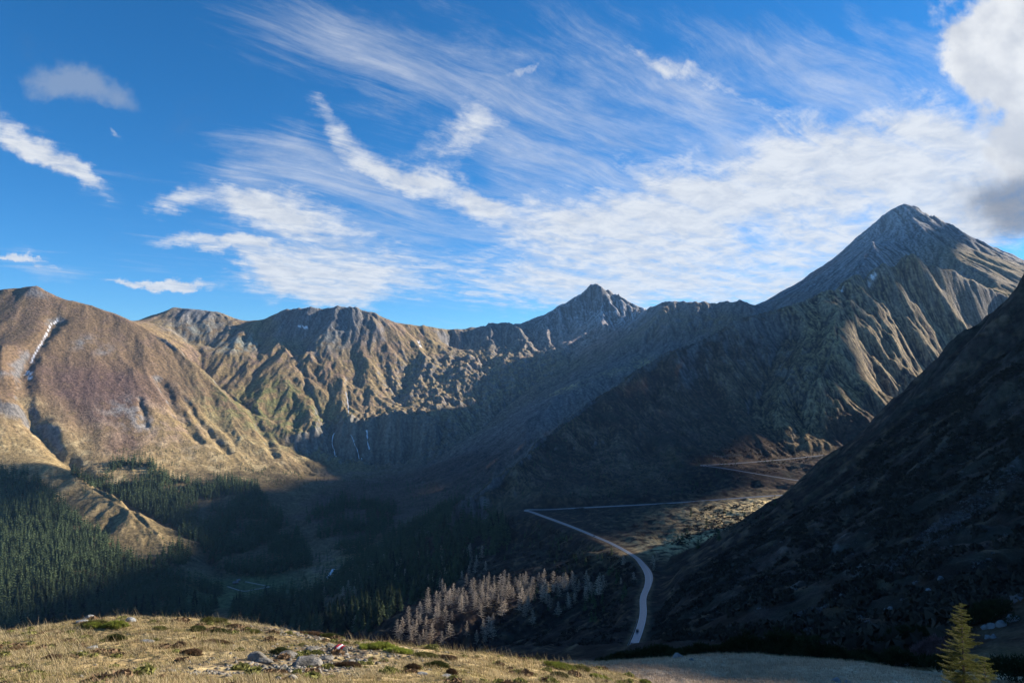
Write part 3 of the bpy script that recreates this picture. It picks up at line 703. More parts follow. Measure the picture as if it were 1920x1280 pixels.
def tube(p, r, k=6):
    """verts and quads of a tapering tube along points p with radii r"""
    p = np.array(p, float); V_, F2 = [], []
    for i in range(len(p)):
        d = p[min(i+1, len(p)-1)]-p[max(i-1, 0)]; d /= np.linalg.norm(d)+1e-9
        a = np.cross(d, (0.3, 1, .2)); a /= np.linalg.norm(a)+1e-9; b = np.cross(d, a)
        for j in range(k): V_.append(p[i]+r[i]*(a*math.cos(6.2832*j/k)+b*math.sin(6.2832*j/k)))
    for i in range(len(p)-1):
        for j in range(k): F2.append((i*k+j, i*k+(j+1) % k, (i+1)*k+(j+1) % k, (i+1)*k+j))
    return np.array(V_), np.array(F2)
def crown_far(seed, h=1., rad=.17, layers=9, k=7, droop=.35):
    """conifer crown of ragged whorls for trees seen from a kilometre"""
    g = np.random.RandomState(seed); T = []
    for i in range(layers):
        f = i/(layers-1); zt = .10+.86*f; rr_ = rad*(1-f)**.85*(.8+.4*g.rand())+.008
        for j in range(k):
            a = 6.2832*(j+g.rand()*.9)/k; L_ = rr_*(.6+.6*g.rand()); w_ = .42+.25*g.rand()
            z0_ = zt+.035+.02*g.rand(); zt2 = zt-droop*L_-.015*g.rand()
            tip = (math.cos(a)*L_, math.sin(a)*L_, zt2)
            b1 = (math.cos(a-w_)*L_*.72, math.sin(a-w_)*L_*.72, zt2+.018*g.randn()+.01); b2 = (math.cos(a+w_)*L_*.72, math.sin(a+w_)*L_*.72, zt2+.018*g.randn()+.01)
            top = (0, 0, z0_)
            T += [top, b1, tip, top, tip, b2]
    T += [(0,0,1.0), (.012,0,.9), (-.012,.006,.9)]
    T = np.array(T)*h
    return T, np.arange(len(T)).reshape(-1, 3)
def crown_larch(seed, n=330, rad=.17):
    """bare larch: level limbs set with fine drooping twigs, see-through"""
    g = np.random.RandomState(seed); T = []
    nl = 46; skew = g.randn(2)*.012
    for i in range(nl):
        f = (i+g.rand())/nl; zt = .13+.83*f; L_ = (rad*(1-f)**.62*(.9+.2*math.sin(9*f+seed))+.014)*(.62+.5*g.rand()); a = i*2.4+g.rand(); c, s_ = math.cos(a), math.sin(a)
        x0, y0 = skew*zt*2
        tip = np.array((x0+c*L_, y0+s_*L_, zt+L_*(.22*g.randn()*.5+.1))); r0 = np.array((x0, y0, zt)); wv = np.array((0, 0, .0035))
        T += [r0-wv, r0+wv, tip]
        for k in range(int(n/nl)):
            t = .12+.88*g.rand(); p = r0*(1-t)+tip*t; d = np.array((c*.5+g.randn()*.55, s_*.5+g.randn()*.55, -.35+g.randn()*.45)); d *= (.016+.030*g.rand())*(1.2-.5*t)/np.linalg.norm(d)
            w = np.cross(d, g.randn(3)); w *= (.0045+.0045*g.rand())/(np.linalg.norm(w)+1e-9)
            T += [p-w, p+w, p+d]
    T = np.array(T); return T, np.arange(len(T)).reshape(-1, 3)
def trunk_mesh(name, r=.012, mat=None, top=.96):
    v, f = tube([(0,0,-.06),(0,0,.3),(0,0,top)], [r*1.25, r, r*.2], 5); return mesh_np(name, v, f, mat)
def kind_meshes(name, maker, n, mat, tmat):
    o = []
    for i in range(n):
        v, f = maker(i+11); o.append((mesh_np(name+'_crown', v, f, mat, False), trunk_mesh(name+'_trunk', .013, tmat)))
    return o
spruce_k = kind_meshes('spruce', lambda s_: crown_far(s_, 1, .18+.03*(s_ % 3), 15, 9), 5, SPRUCE, BARK)
larch_k = kind_meshes('larch', lambda s_: crown_larch(s_, 1300, .31+.03*(s_ % 3)), 6, LARCH, LARCH_T)
PLACE = []
def add_tree(name, kinds, p, h, g, label, cat, group):
    cm, tm = kinds[g.randint(len(kinds))]; h = h*1.0
    e = bpy.data.objects.new(name, None); e.empty_display_size = .1
    e.location = (p[0], p[1], p[2]-.2); e.rotation_euler = (0, 0, g.rand()*6.28); w = h*(.75+.5*g.rand()); e.scale = (w, w, h)
    tag(link(e), label, cat, group)
    link(bpy.data.objects.new('crown', cm), e); link(bpy.data.objects.new('trunk', tm), e)
    return e
def dist_keep(P_, ymin=0): return P_
F1 = [(0,884),(60,888),(110,935),(150,975),(200,1010),(245,1050),(320,1085),(345,1130),(330,1180),(0,1190)]
F2_ = [(128,885),(150,878),(200,870),(235,862),(280,868),(330,900),(420,898),(480,912),(520,960),(560,1000),(585,1050),(575,1085),(520,1082),(440,1078),(400,1060),(380,1040),(340,1060),(300,1045),(340,1015),(330,990),(270,965),(215,930),(170,910)]
F3 = [(560,965),(650,930),(760,955),(810,975),(720,1035),(640,1040),(600,1010)]
F4 = [(590,1100),(660,1055),(740,1010),(830,950),(870,935),(925,960),(960,1010),(900,1060),(820,1110),(740,1150),(690,1185),(560,1185),(570,1130)]
F5 = [(440,1135),(530,1112),(570,1110),(585,1180),(420,1180)]
F6 = [(200,1040),(300,1050),(330,1080),(420,1110),(380,1180),(330,1180),(320,1100),(250,1060)]
big = [(F1, 4200, 21, 70, -.32), (F2_, 3900, 22, 110, -.10), (F3, 700, 23, 80, -.05), (F4, 2900, 24, 90, -.12), (F5, 330, 25, 0, 1), (F6, 420, 26, 60, 0)]
SP = []
for poly, n, sd, cl, th in big: SP.append(scatter(poly, n, sd, cl or None, th, 700, mind=5.5))
sparse = [([(130,845),(260,835),(420,850),(560,875),(590,888),(520,905),(420,900),(300,868),(190,868)], 260, 31, 50, .1), ([(60,900),(160,880),(260,960),(330,1030),(300,1040),(200,980)], 45, 32, 30, .1),
          ([(1030,850),(1330,830),(1500,850),(1300,930),(1000,945),(950,920)], 170, 33, 60, .08), ([(1000,980),(1150,1040),(1180,1130),(1100,1190),(960,1120),(940,1040)], 120, 34, 50, .05),
          ([(1280,960),(1500,935),(1530,930),(1400,990),(1300,1040),(1260,1030)], 26, 35, 25, .1), ([(380,1060),(560,1060),(640,1010),(700,1040),(600,1100),(540,1110),(500,1090)], 200, 36, 40, 0),
          ([(480,900),(700,890),(900,900),(850,960),(600,930)], 420, 37, 60, .0), ([(850,900),(1000,820),(1130,760),(1150,790),(1000,900),(900,950)], 120, 38, 50, 0)]
SS = []
for poly, n, sd, cl, th in sparse: SS.append(scatter(poly, n, sd, cl, th, 300, mind=6))
g = np.random.RandomState(5)
allp = np.concatenate(SP); hh = g.uniform(17, 38, len(allp)); sp2 = np.concatenate(SS); h2 = g.uniform(6, 14, len(sp2))
allp = np.concatenate([allp, sp2]); hh = np.concatenate([hh, h2])
app = hh/allp[:,1]; order = np.argsort(-app)
near_, far_ = order[:300], order[300:]
print('spruces', len(allp))
SD_names = [('dark spruce on the shaded slope below the road', 'spruces on the slope below the road'), ('dark spruce in the wood on the left valley side', 'spruces of the left valley wood'), ('small lone spruce on the open mountain side', 'scattered mountain spruces')]
for k in near_:
    p = allp[k]; px_, py_ = screen(*p)
    q = 2 if k >= len(allp)-len(sp2) else (0 if px_ > 560 else 1)
    add_tree('spruce_tree', spruce_k, p, hh[k], g, SD_names[q][0], 'spruce', SD_names[q][1])
# the rest of the wood, too many to count, in one piece
T0 = []; 
fk = [crown_far(s_+40, 1, .205, 7, 6) for s_ in range(6)]
vs, off = [], 0
kk = g.randint(6, size=len(far_))
for i in range(6):
    idn = far_[kk == i]
    v = fk[i][0]; n_ = len(idn); a = g.rand(n_)*6.28; w = hh[idn]*(.85+.4*g.rand(n_)); c, s_ = np.cos(a)[:,None], np.sin(a)[:,None]
    o = np.stack([(v[None,:,0]*c-v[None,:,1]*s_)*w[:,None]+allp[idn,0][:,None], (v[None,:,0]*s_+v[None,:,1]*c)*w[:,None]+allp[idn,1][:,None], v[None,:,2]*hh[idn][:,None]+allp[idn,2][:,None]-.3], -1)
    vs.append(o.reshape(-1, 3))
vs = np.concatenate(vs)
tag(link(bpy.data.objects.new('spruce_forest', mesh_np('spruce_forest', vs, np.arange(len(vs)).reshape(-1, 3), SPRUCE, False))), 'dark spruce forest on the valley sides left and centre', 'forest', None, 'stuff')
# larches
LP = [(scatter([(700,1195),(760,1165),(820,1130),(880,1110),(920,1090),(980,1092),(1060,1098),(1140,1105),(1130,1122),(1060,1150),(990,1180),(930,1200),(900,1212),(720,1215)], 420, 41, 40, -.15, 300, 1300, mind=6.0), 'bare buff larch in the sunlit stand above the meadow crest', 'larches of the sunlit stand'),
      (scatter([(600,1120),(700,1060),(860,1020),(950,1060),(880,1100),(760,1150),(640,1190)], 110, 42, 60, 0, 300, mind=9), 'brown bare larch among the dark spruces of the shaded slope', 'larches among the spruces')]
for P_, lb, gp in LP:
    for p in P_[:150]: add_tree('larch_tree', larch_k, p, g.uniform(12, 24), g, lb, 'larch', gp)
for (px, py, h), lb in zip([(1169,1062,14),(1224,1060,12),(1231,1052,13),(1228,1064,9),(1246,1022,10),(1125,1086,9),(1163,1096,8),(1188,1088,9),(1226,1070,8)],
    ['lone pale larch just left of the road bend', 'pale larch left of the tight group right of the road bend', 'tallest pale larch of the tight group right of the road bend', 'short pale larch in the tight group right of the road bend', 'small round pale larch upslope of the road bend',
     'small reddish larch low on the dark slope left of the road', 'tiny pale larch on the dark slope left of the widened road', 'slim pale larch on the left verge of the road', 'low rosy larch at the foot of the group by the road bend']):
    add_tree('larch_tree', larch_k, at(px, py, 300), h, g, lb, 'larch', None)

# dwarf shrubs and rubble on the near slopes
def clumps(P_, size, seed, tall, k_=16, spike=1.):
    g = np.random.RandomState(seed); n = len(P_); sz = size*(.5+g.rand(n)**2*1.3)
    d = g.randn(n, k_, 3); d /= np.linalg.norm(d, axis=2)[...,None]; d[...,2] = np.abs(d[...,2])*tall
    c = P_[:,None,:]+d*sz[:,None,None]*.55; e = g.randn(n, k_, 3); e[...,2] = np.abs(e[...,2])+.2; e /= np.linalg.norm(e, axis=2)[...,None]
    w = np.cross(e, d); w /= np.linalg.norm(w, axis=2)[...,None]+1e-9; q = sz[:,None,None]*.42
    v = np.stack([c-w*q*.6, c+w*q*.6, c+e*q*1.1*spike], 2).reshape(-1, 3); return v
DWARF = plain('dwarf_shrub', (.040,.034,.026), var=.4, noise=.12); RUB = plain('rubble', (.15,.15,.155), var=.3, noise=.2)
HP = [(1920,640),(1800,720),(1640,830),(1560,930),(1400,1010),(1260,1100),(1215,1200),(1500,1205),(1700,1225),(1920,1230)]
P_ = np.concatenate([scatter(HP, 9000, 61, 22, -.02, 90, 900), scatter([(980,960),(1190,1060),(1200,1210),(900,1210),(880,1000)], 5000, 62, 25, 0, 400, 1400), scatter([(1000,840),(1300,660),(1520,600),(1600,840),(1300,930),(1000,945),(900,930)], 9000, 63, 60, 0, 900, 2600), scatter([(1250,1030),(1320,950),(1530,930),(1420,990)], 700, 65, 20, .05, 500, 1500)])
v = clumps(P_, 1.9, 64, .7); tag(link(bpy.data.objects.new('dwarf_shrubs', mesh_np('dwarf_shrubs', v, np.arange(len(v)).reshape(-1, 3), DWARF, False))), 'low dark dwarf shrubs growing all over the shaded slopes', 'shrubs', None, 'stuff')
P_ = np.concatenate([scatter(HP, 1300, 71, 16, .18, 90, 900), scatter([(1900,870),(1780,960),(1600,1100),(1440,1180),(1480,1180),(1660,1080),(1800,990),(1910,900)], 1200, 72, None, 0, 90, 900)])
v = clumps(P_, .95, 74, .6, 12, .8); tag(link(bpy.data.objects.new('rubble', mesh_np('rubble', v, np.arange(len(v)).reshape(-1, 3), RUB, False))), 'blue-grey rubble and stones strewn down the shaded hillside', 'rubble', None, 'stuff')

# ------------------------------------------------------------------ road
ROAD = plain('asphalt', (.17,.19,.21), .36, .8, .5, .12)
def ribbon(path, w0, w1, zoff, th_=.0):
    path = np.array(path); d = np.gradient(path[:,:2], axis=0); d /= np.linalg.norm(d, axis=1)[:,None]+1e-9
    nrm = np.stack([d[:,1], -d[:,0]], 1)
    a = np.column_stack([path[:,:2]+nrm*w1, path[:,2]+zoff]); b = np.column_stack([path[:,:2]+nrm*w0, path[:,2]+zoff])
    n = len(path); v = np.concatenate([a, b]); f = np.array([(i, i+1, n+i+1, n+i) for i in range(n-1)])
    return v, f
rp = road_c.copy()
dense = np.concatenate([[a*(1-t)+b*t for t in np.linspace(0, 1, 4)[:-1]] for a, b in zip(rp[:-1], rp[1:])]+[[rp[-1]]])
dsx, dsy = screen(dense[:,0], dense[:,1], dense[:,2]); far = smooth(800, 1300, dense[:,1])
lay = np.exp(-((dsy-1072)/22.)**2)*(dsx > 1150)
def ribbon2(path, wl, wr_2, zoff):
    path = np.array(path); d = np.gradient(path[:,:2], axis=0); d /= np.linalg.norm(d, axis=1)[:,None]+1e-9; nrm = np.stack([d[:,1], -d[:,0]], 1)
    a = np.column_stack([path[:,:2]+nrm*wr_2[:,None], path[:,2]+zoff]); b = np.column_stack([path[:,:2]-nrm*wl[:,None], path[:,2]+zoff]); n = len(path)
    return np.concatenate([a, b]), np.array([(i, i+1, n+i+1, n+i) for i in range(n-1)])
v, f = ribbon2(dense, 2.8+1.8*far, 2.8+1.8*far+2.6*lay, .06)

road = tag(link(bpy.data.objects.new('road', mesh_np('road', v, f, ROAD))), 'grey mountain road in hairpins across the dark slope', 'road', None, 'structure')
LINE = plain('road_paint', (.6,.6,.58), .6, .2, 2, .15)
nseg = len(dense)
for off_ in (-2.5, 2.5):
    v, f = ribbon(dense[:nseg//2], off_-.09, off_+.09, .085); tag(link(bpy.data.objects.new('edge_line', mesh_np('edge_line', v, f, LINE))), 'white edge line painted on the road', 'road marking', 'edge lines of the road', 'structure')
#REST#
# guard rail on the valley side of the near road
RAILM = plain('galvanised_steel', (.45,.46,.47), .5, .5, 2, .1)
gp_ = dense[8:64]; gd = np.gradient(gp_[:,:2], axis=0); gd /= np.linalg.norm(gd, axis=1)[:,None]; gn_ = np.stack([gd[:,1], -gd[:,0]], 1)
gl = np.column_stack([gp_[:,:2]-gn_*3.7, gp_[:,2]])
rail = tag(link(bpy.data.objects.new('guard_rail', None)), 'long steel guard rail on the valley edge of the near road', 'guard rail'); rail.location = gl[0]
def sub(name, v, f, mat, parent, smooth_=False):
    """part whose verts are given in world metres"""
    o = link(bpy.data.objects.new(name, mesh_np(name, np.asarray(v)-np.array(parent.location), f, mat, smooth_)), parent); return o
bv, bf = [], []
for i, p in enumerate(gl):
    for dz_, w_ in ((.45, -.03), (.78, -.03), (.78, .03), (.45, .03)): bv.append((p[0]+gn_[i,0]*w_, p[1]+gn_[i,1]*w_, p[2]+dz_))
for i in range(len(gl)-1):
    for j in range(4): bf.append((i*4+j, i*4+(j+1) % 4, i*4+4+(j+1) % 4, i*4+4+j))
sub('rail_beam', bv, np.array(bf), RAILM, rail)
BOX = np.array([(0,1,3,2),(4,6,7,5),(0,4,5,1),(2,3,7,6),(0,2,6,4),(1,5,7,3)])
def box(x0, x1, y0, y1, z0, z1): return np.array([(x, y, z) for x in (x0, x1) for y in (y0, y1) for z in (z0, z1)], float)
for i in range(0, len(gl), 2):
    p = gl[i]-gn_[i].tolist()*0 if False else gl[i]; sub('post', box(p[0]-.07, p[0]+.07, p[1]-.07, p[1]+.07, p[2]-.7, p[2]+.8)-0, BOX, RAILM, rail)

# cars
CARP = {k: plain('car_paint_'+k, c, .35, .6, 1, .05) for k, c in (('dark', (.02,.025,.035)), ('navy', (.015,.03,.07)), ('grey', (.12,.13,.14)))}
CGL = plain('car_glass', (.02,.03,.04), .1, .8, 1, .05); TYR = plain('tyre', (.02,.02,.02), .9, .1, 3, .1); LMP = plain('headlamp', (.6,.6,.58), .2, .6, 3, .05)
def loft(prof, hw, inset=0.):
    """closed body from a side profile (x,z), half width hw, shoulders drawn in"""
    n = len(prof); v = []
    for s_, k in ((-1, 1.), (-1, 0.), (1, 0.), (1, 1.)):
        for x, z in prof:
            zz_ = (z-prof[0][1]); w = hw-(inset if k else 0); sh_ = .06 if k else 0
            v.append((x*(1-sh_*.3), s_*(w if k == 0 else w*.90), z*(1.0) if k == 0 else z+.0))
    v = np.array(v, float); q = []
    for a in range(3):
        for i in range(n): q.append((a*n+i, a*n+(i+1) % n, (a+1)*n+(i+1) % n, (a+1)*n+i))
    return v, q, n
def make_car(pos, rz, paint, label, tall=0):
    e = tag(link(bpy.data.objects.new('car', None)), label, 'car', 'cars on the mountain road'); e.location = pos; e.rotation_euler = (0, 0, rz)
    def bodym(name, prof, hw, mat, z_in):
        bm = bmesh.new(); L1 = [bm.verts.new((x, -hw, z)) for x, z in prof]; L2 = [bm.verts.new((x, hw, z)) for x, z in prof]
        n = len(prof)
        for i in range(n): bm.faces.new((L1[i], L1[(i+1) % n], L2[(i+1) % n], L2[i]))
        bm.faces.new(L1[::-1]); bm.faces.new(L2)
        bmesh.ops.recalc_face_normals(bm, faces=bm.faces)
        bmesh.ops.bevel(bm, geom=[x for x in bm.edges], offset=z_in, segments=2, affect='EDGES')
        me = bpy.data.meshes.new(name); bm.to_mesh(me); bm.free(); me.materials.append(mat); return link(bpy.data.objects.new(name, me), e)
    t = tall
    bodym('body', [(-2.15,.35),(2.1,.35),(2.2,.62),(2.05,.88),(1.15,1.0+t*.2),(-2.05,1.02+t*.2),(-2.2,.7)], .88, paint, .09)
    bodym('cabin', [(-1.95,.98+t*.2),(1.05,.97+t*.2),(.35,1.42+t),(-1.55,1.46+t)], .76, CGL, .05)
    bodym('roof', [(.30,1.42+t),(-1.5,1.46+t),(-1.5,1.52+t),(.30,1.48+t)], .72, paint, .015)
    for x in (-1.35, 1.35):
        for y in (-.84, .84):
            a = np.arange(14)/14*6.2832; v = np.concatenate([np.stack([x+.33*np.cos(a), np.full(14, y-.1), .33+.33*np.sin(a)], 1), np.stack([x+.33*np.cos(a), np.full(14, y+.1), .33+.33*np.sin(a)], 1), [(x, y-.1, .33), (x, y+.1, .33)]])
            f = [(i, (i+1) % 14, 14+(i+1) % 14) for i in range(14)]+[(i, 14+(i+1) % 14, 14+i) for i in range(14)]+[(28, (i+1) % 14, i) for i in range(14)]+[(29, 14+i, 14+(i+1) % 14) for i in range(14)]
            link(bpy.data.objects.new('wheel', mesh_np('wheel', v, np.array(f), TYR, False)), e)
    for y in (-.62, .62): link(bpy.data.objects.new('headlight', mesh_np('headlight', box(2.05, 2.2, y-.16, y+.16, .62, .78), BOX, LMP, False)), e)
import bmesh
def on_road(px, py, side):
    q = dense[20:]; sx_, sy_ = screen(dense[:,0], dense[:,1], dense[:,2]); k = int(np.argmin((sx_-px)**2+(sy_-py)**2)); k = min(max(k, 1), len(dense)-2)
    d = dense[k+1]-dense[k-1]; d /= np.linalg.norm(d); n_ = np.array((d[1], -d[0], 0))
    return dense[k]+n_*side+np.array((0, 0, .08)), math.atan2(d[1], d[0])
for (px, py, sd), pc, lb, tl in [((1197,1182,-1.2), 'dark', 'black car farther up of the two on the near road stretch', .25), ((1187,1208,-1.2), 'navy', 'dark blue car at the bottom end of the road, nearest the camera', 0), ((1115,1006,-1.2), 'grey', 'tiny dark car halfway down the first straight of the road', 0)]:
    p_, a_ = on_road(px, py, sd); make_car(p_, a_, CARP[pc], lb, tl)

# avalanche fences above the second hairpin, huts and tracks in the valley, brooks and waterfalls
WOOD = plain('weathered_timber', (.30,.27,.24), noise=2)
fp = [at(x, 857, 1300) for x in (1338, 1352, 1366, 1380, 1392)]
fe = tag(link(bpy.data.objects.new('avalanche_fence', None)), 'pale avalanche fence of posts and rails above the hairpin', 'fence'); fe.location = fp[0]
path_ = np.array([fp[0]*(1-t)+fp[-1]*t for t in np.linspace(0, 1, 15)]); path_[:,2] = ground(path_[:,0], path_[:,1])
for p in path_: sub('post', box(p[0]-.25, p[0]+.25, p[1]-.25, p[1]+.25, p[2]-.5, p[2]+4.2), BOX, WOOD, fe)
for hz_ in (1.4, 2.7, 3.9):
    v = []; f = []
    for i, p in enumerate(path_):
        v += [(p[0], p[1]-.35, p[2]+hz_-.22), (p[0], p[1]-.35, p[2]+hz_+.22), (p[0], p[1]-.27, p[2]+hz_+.22), (p[0], p[1]-.27, p[2]+hz_-.22)]
        if i: f += [(i*4-4+j, i*4-4+(j+1) % 4, i*4+(j+1) % 4, i*4+j) for j in range(4)]
    sub('rail', v, np.array(f), WOOD, fe)
def drape(pts, n, zo):
    q = np.array([at(*p) for p in pts]); q = catmull(q, n); q[:,2] = ground(q[:,0], q[:,1])+zo; return q
TRK = plain('gravel_track', (.34,.33,.31), noise=.5)
for pts, lb in [([(425,1099),(455,1107),(480,1104),(505,1100)], 'pale gravel track across the valley pasture, lower branch'), ([(460,1090),(480,1094),(505,1100)], 'pale gravel track across the valley pasture, upper branch')]:
    q = drape([p+(900,) for p in pts], 14, .25); v, f = ribbon(q, -1.6, 1.6, 0); tag(link(bpy.data.objects.new('track', mesh_np('track', v, f, TRK))), lb, 'track', None, 'structure')
WTR = plain('white_water', (.80,.84,.88), .4, .4, .5, .15)
for nm, pts, w_, lb in [('waterfall', [(627,812),(624,828),(626,842),(631,856)], 2.6, 'leftmost white waterfall down the far cliff'), ('waterfall', [(657,815),(664,832),(670,848),(679,862)], 2.6, 'middle white waterfall down the far cliff'), ('waterfall', [(687,806),(689,824),(694,842)], 4.2, 'broad right-hand white waterfall down the far cliff'),
                        ('brook', [(647,735),(652,752),(653,778)], 2.2, 'white brook high above the waterfalls'), ('brook', [(615,1085),(620,1075),(628,1066)], 5, 'pale brook at the valley floor among the trees'), ('brook', [(562,1166),(568,1158),(575,1152)], 3.5, 'short pale brook just above the meadow crest')]:
    w_ = w_*.7; q = drape([p+(900,) for p in pts], 12, .5); v, f = ribbon(q, -w_, w_, 0)
    v[:,0] += fbm(v[:,1]/7, v[:,0]/7, 2, 3)*2
    tag(link(bpy.data.objects.new(nm, mesh_np(nm, v, f, WTR))), lb, 'waterfall' if nm == 'waterfall' else 'brook')
ROOF = plain('shingle_roof', (.22,.21,.21), noise=2); WALLM = plain('hut_timber', (.16,.10,.06), noise=2)
for (px, py), rz, sz, lb in [((441,1094), .4, 1., 'small timber hut at the edge of the trees by the pasture'), ((447,1089), .9, .8, 'smaller timber hut behind the other hut by the pasture')]:
    p = at(px, py, 900); e = tag(link(bpy.data.objects.new('hut', None)), lb, 'hut'); e.location = p; e.rotation_euler = (0, 0, rz); e.scale = (sz, sz, sz)
    def prt(nm, v, f, mt): return link(bpy.data.objects.new(nm, mesh_np(nm, np.array(v, float), np.array(f), mt, False)), e)
    prt('wall', box(-5, 5, -3.5, 3.5, -1, 3), BOX, WALLM)
    prt('roof', [(-5.7,-4.3,2.7),(5.7,-4.3,2.7),(5.7,0,5.4),(-5.7,0,5.4),(-5.7,4.3,2.7),(5.7,4.3,2.7),(-5.7,-4.3,2.4),(5.7,-4.3,2.4),(5.7,0,5.1),(-5.7,0,5.1),(-5.7,4.3,2.4),(5.7,4.3,2.4)],
        [(0,1,2,3),(3,2,5,4),(7,6,9,8),(8,9,10,11),(0,3,9,6),(3,4,10,9),(1,7,8,2),(2,8,11,5),(0,6,7,1),(4,5,11,10)], ROOF)
    prt('door', box(-.6, .6, -3.58, -3.5, -1, 2), BOX, TYR)

# ------------------------------------------------------------------ foreground: rocks, cushions, grass, the little spruce
STONE = newmat('stone')
def stone_mat(name, c1_, c2_, sc=3.):
    m, n, l, b = newmat(name); tcn = n.new('ShaderNodeNewGeometry'); t = n.new('ShaderNodeTexNoise'); t.inputs['Scale'].default_value = sc; t.inputs['Detail'].default_value = 8; t.inputs['Roughness'].default_value = .65
    l.new(tcn.outputs['Position'], t.inputs['Vector']); r = n.new('ShaderNodeValToRGB'); l.new(t.outputs[0], r.inputs[0])
    r.color_ramp.elements[0].position = .38; r.color_ramp.elements[0].color = c1_+(1,); r.color_ramp.elements[1].position = .66; r.color_ramp.elements[1].color = c2_+(1,)
    t2 = n.new('ShaderNodeTexNoise'); t2.inputs['Scale'].default_value = sc*5; t2.inputs['Detail'].default_value = 5; l.new(tcn.outputs['Position'], t2.inputs['Vector'])
    bp = n.new('ShaderNodeBump'); bp.inputs['Strength'].default_value = .8; bp.inputs['Distance'].default_value = .04; l.new(t2.outputs[0], bp.inputs['Height']); l.new(bp.outputs[0], b.inputs['Normal'])
    l.new(r.outputs[0], b.inputs['Base Color']); return m
STONE = stone_mat('lichen_stone', (.085,.078,.062), (.30,.28,.24)); STONE_P = stone_mat('pale_stone', (.14,.145,.14), (.33,.34,.33)); STONE_B = stone_mat('scree_stone', (.09,.10,.105), (.24,.26,.27), .8)
RED = plain('red_paint', (.42,.02,.035), .7, .2, 8, .15); WHT = plain('white_paint', (.72,.72,.70), .7, .2, 8, .1)
def rock_arrays(seed, sub_=4, flat=.55):
    bm = bmesh.new(); bmesh.ops.create_icosphere(bm, subdivisions=sub_, radius=1)
    bm.verts.ensure_lookup_table(); v = np.array([x.co[:] for x in bm.verts]); f = np.array([[y.index for y in x.verts] for x in bm.faces]); bm.free()
    g_ = np.random.RandomState(seed)
    for k in range(9):                                   # cut facets like split rock
        n_ = g_.randn(3); n_[2] = abs(n_[2])*.8 if k % 3 else n_[2]; n_ /= np.linalg.norm(n_); d_ = .55+.3*g_.rand(); t = v@n_-d_
        v = v-np.where(t > 0, t*.92, 0)[:,None]*n_
    nn = fbm(v[:,0]*1.6+seed, v[:,1]*1.6+v[:,2]*1.3, 5, seed, .55); v = v*(1+.16*nn[:,None])
    v[:,2] *= flat; return v, f
def add_rock(px, py, wpx, label, seed, flat=.6, mat=None, group=None, hwr=1.0, rot=None, name='rock', ymin=0, ymax=60, sub_=4, sink=.3):
    p = at(px, py, ymin, ymax); r_ = wpx/1280*p[1]/2/math.cos(math.atan2(p[0], p[1])); v, f = rock_arrays(seed, sub_, flat)
    a = rot if rot is not None else (seed*1.3) % 6.28; v = v*np.array((r_*1.1, r_*.85*hwr, r_*1.05)); c, s_ = math.cos(a*.0), math.sin(a*.0)
    o = link(bpy.data.objects.new(name, mesh_np(name, v, f, mat or STONE, False))); o.location = (p[0], p[1], p[2]+r_*flat*(.5-sink)); o.rotation_euler = (0, 0, math.sin(seed)*.5)
    tag(o, label, 'rock', group); return o, v, f
RK = [(481,1236,32,.75,'pointed grey stone at the left end of the rocky trail',0), (497,1242,28,.5,'brown stone in front of the pointed grey stone',0), (537,1229,34,.45,'long low stone behind the trail in the middle of the rocks',0),
      (574,1248,50,.62,'largest brown boulder on the trail, casting a long shadow',0), (498,1258,12,1.2,'small upright stone left of the largest boulder',0), (593,1263,24,.95,'cracked grey stone right below the largest boulder',0),
      (519,1275,14,1.0,'round stone at the bottom edge, left of two',0), (545,1274,22,.8,'pale stone at the bottom edge, right of two',0), (609,1234,26,.5,'dark flat stone right of the largest boulder',0),
      (586,1232,16,.6,'small stone behind the dark flat stone',0), (658,1240,16,.35,'dark slab in the heath right of the trail',0), (584,1219,30,.4,'low tan stone left of the painted stone',0), (617,1212,20,.5,'small stone just behind the painted stone',0),
      (464,1246,8,.7,'pebble at the far left of the trail',0), (673,1238,9,.5,'pebble right of the dark slab',0), (704,1226,9,.5,'pebble below the bright green cushion',0), (597,1238,12,.6,'stone wedged between boulder and flat stone',0), (560,1262,9,.6,'pebble in front of the largest boulder',0),
      (153,1166,18,.5,'left pale stone among the cushions on the crest',1), (166,1160,13,.9,'upright pale stone among the cushions on the crest',1), (244,1164,18,.6,'pale grey stone on the crest right of the cushions',1), (173,1215,15,.5,'grey stone with dark cleft in the open grass at left',1),
      (272,1203,26,.25,'thin grey slab in the grass at left',1), (148,1222,9,.5,'small pale stone below the cleft grey stone',1), (835,1268,20,.4,'pale stones by the dead twigs at the bottom',1), (790,1263,18,.35,'flat grey stone in the grass at the bottom middle',1), (1028,1272,7,.6,'small white pebble in the grass right of centre',1)]
for i, (px, py, w_, fl, lb, pm) in enumerate(RK): add_rock(px, py, w_*1.12, lb, 20+i*3, fl*.72, STONE_P if pm else STONE, sink=.18)
o_, v_, f_ = add_rock(640, 1220, 36, 'stone with a painted red and white trail mark', 5, .5, STONE)
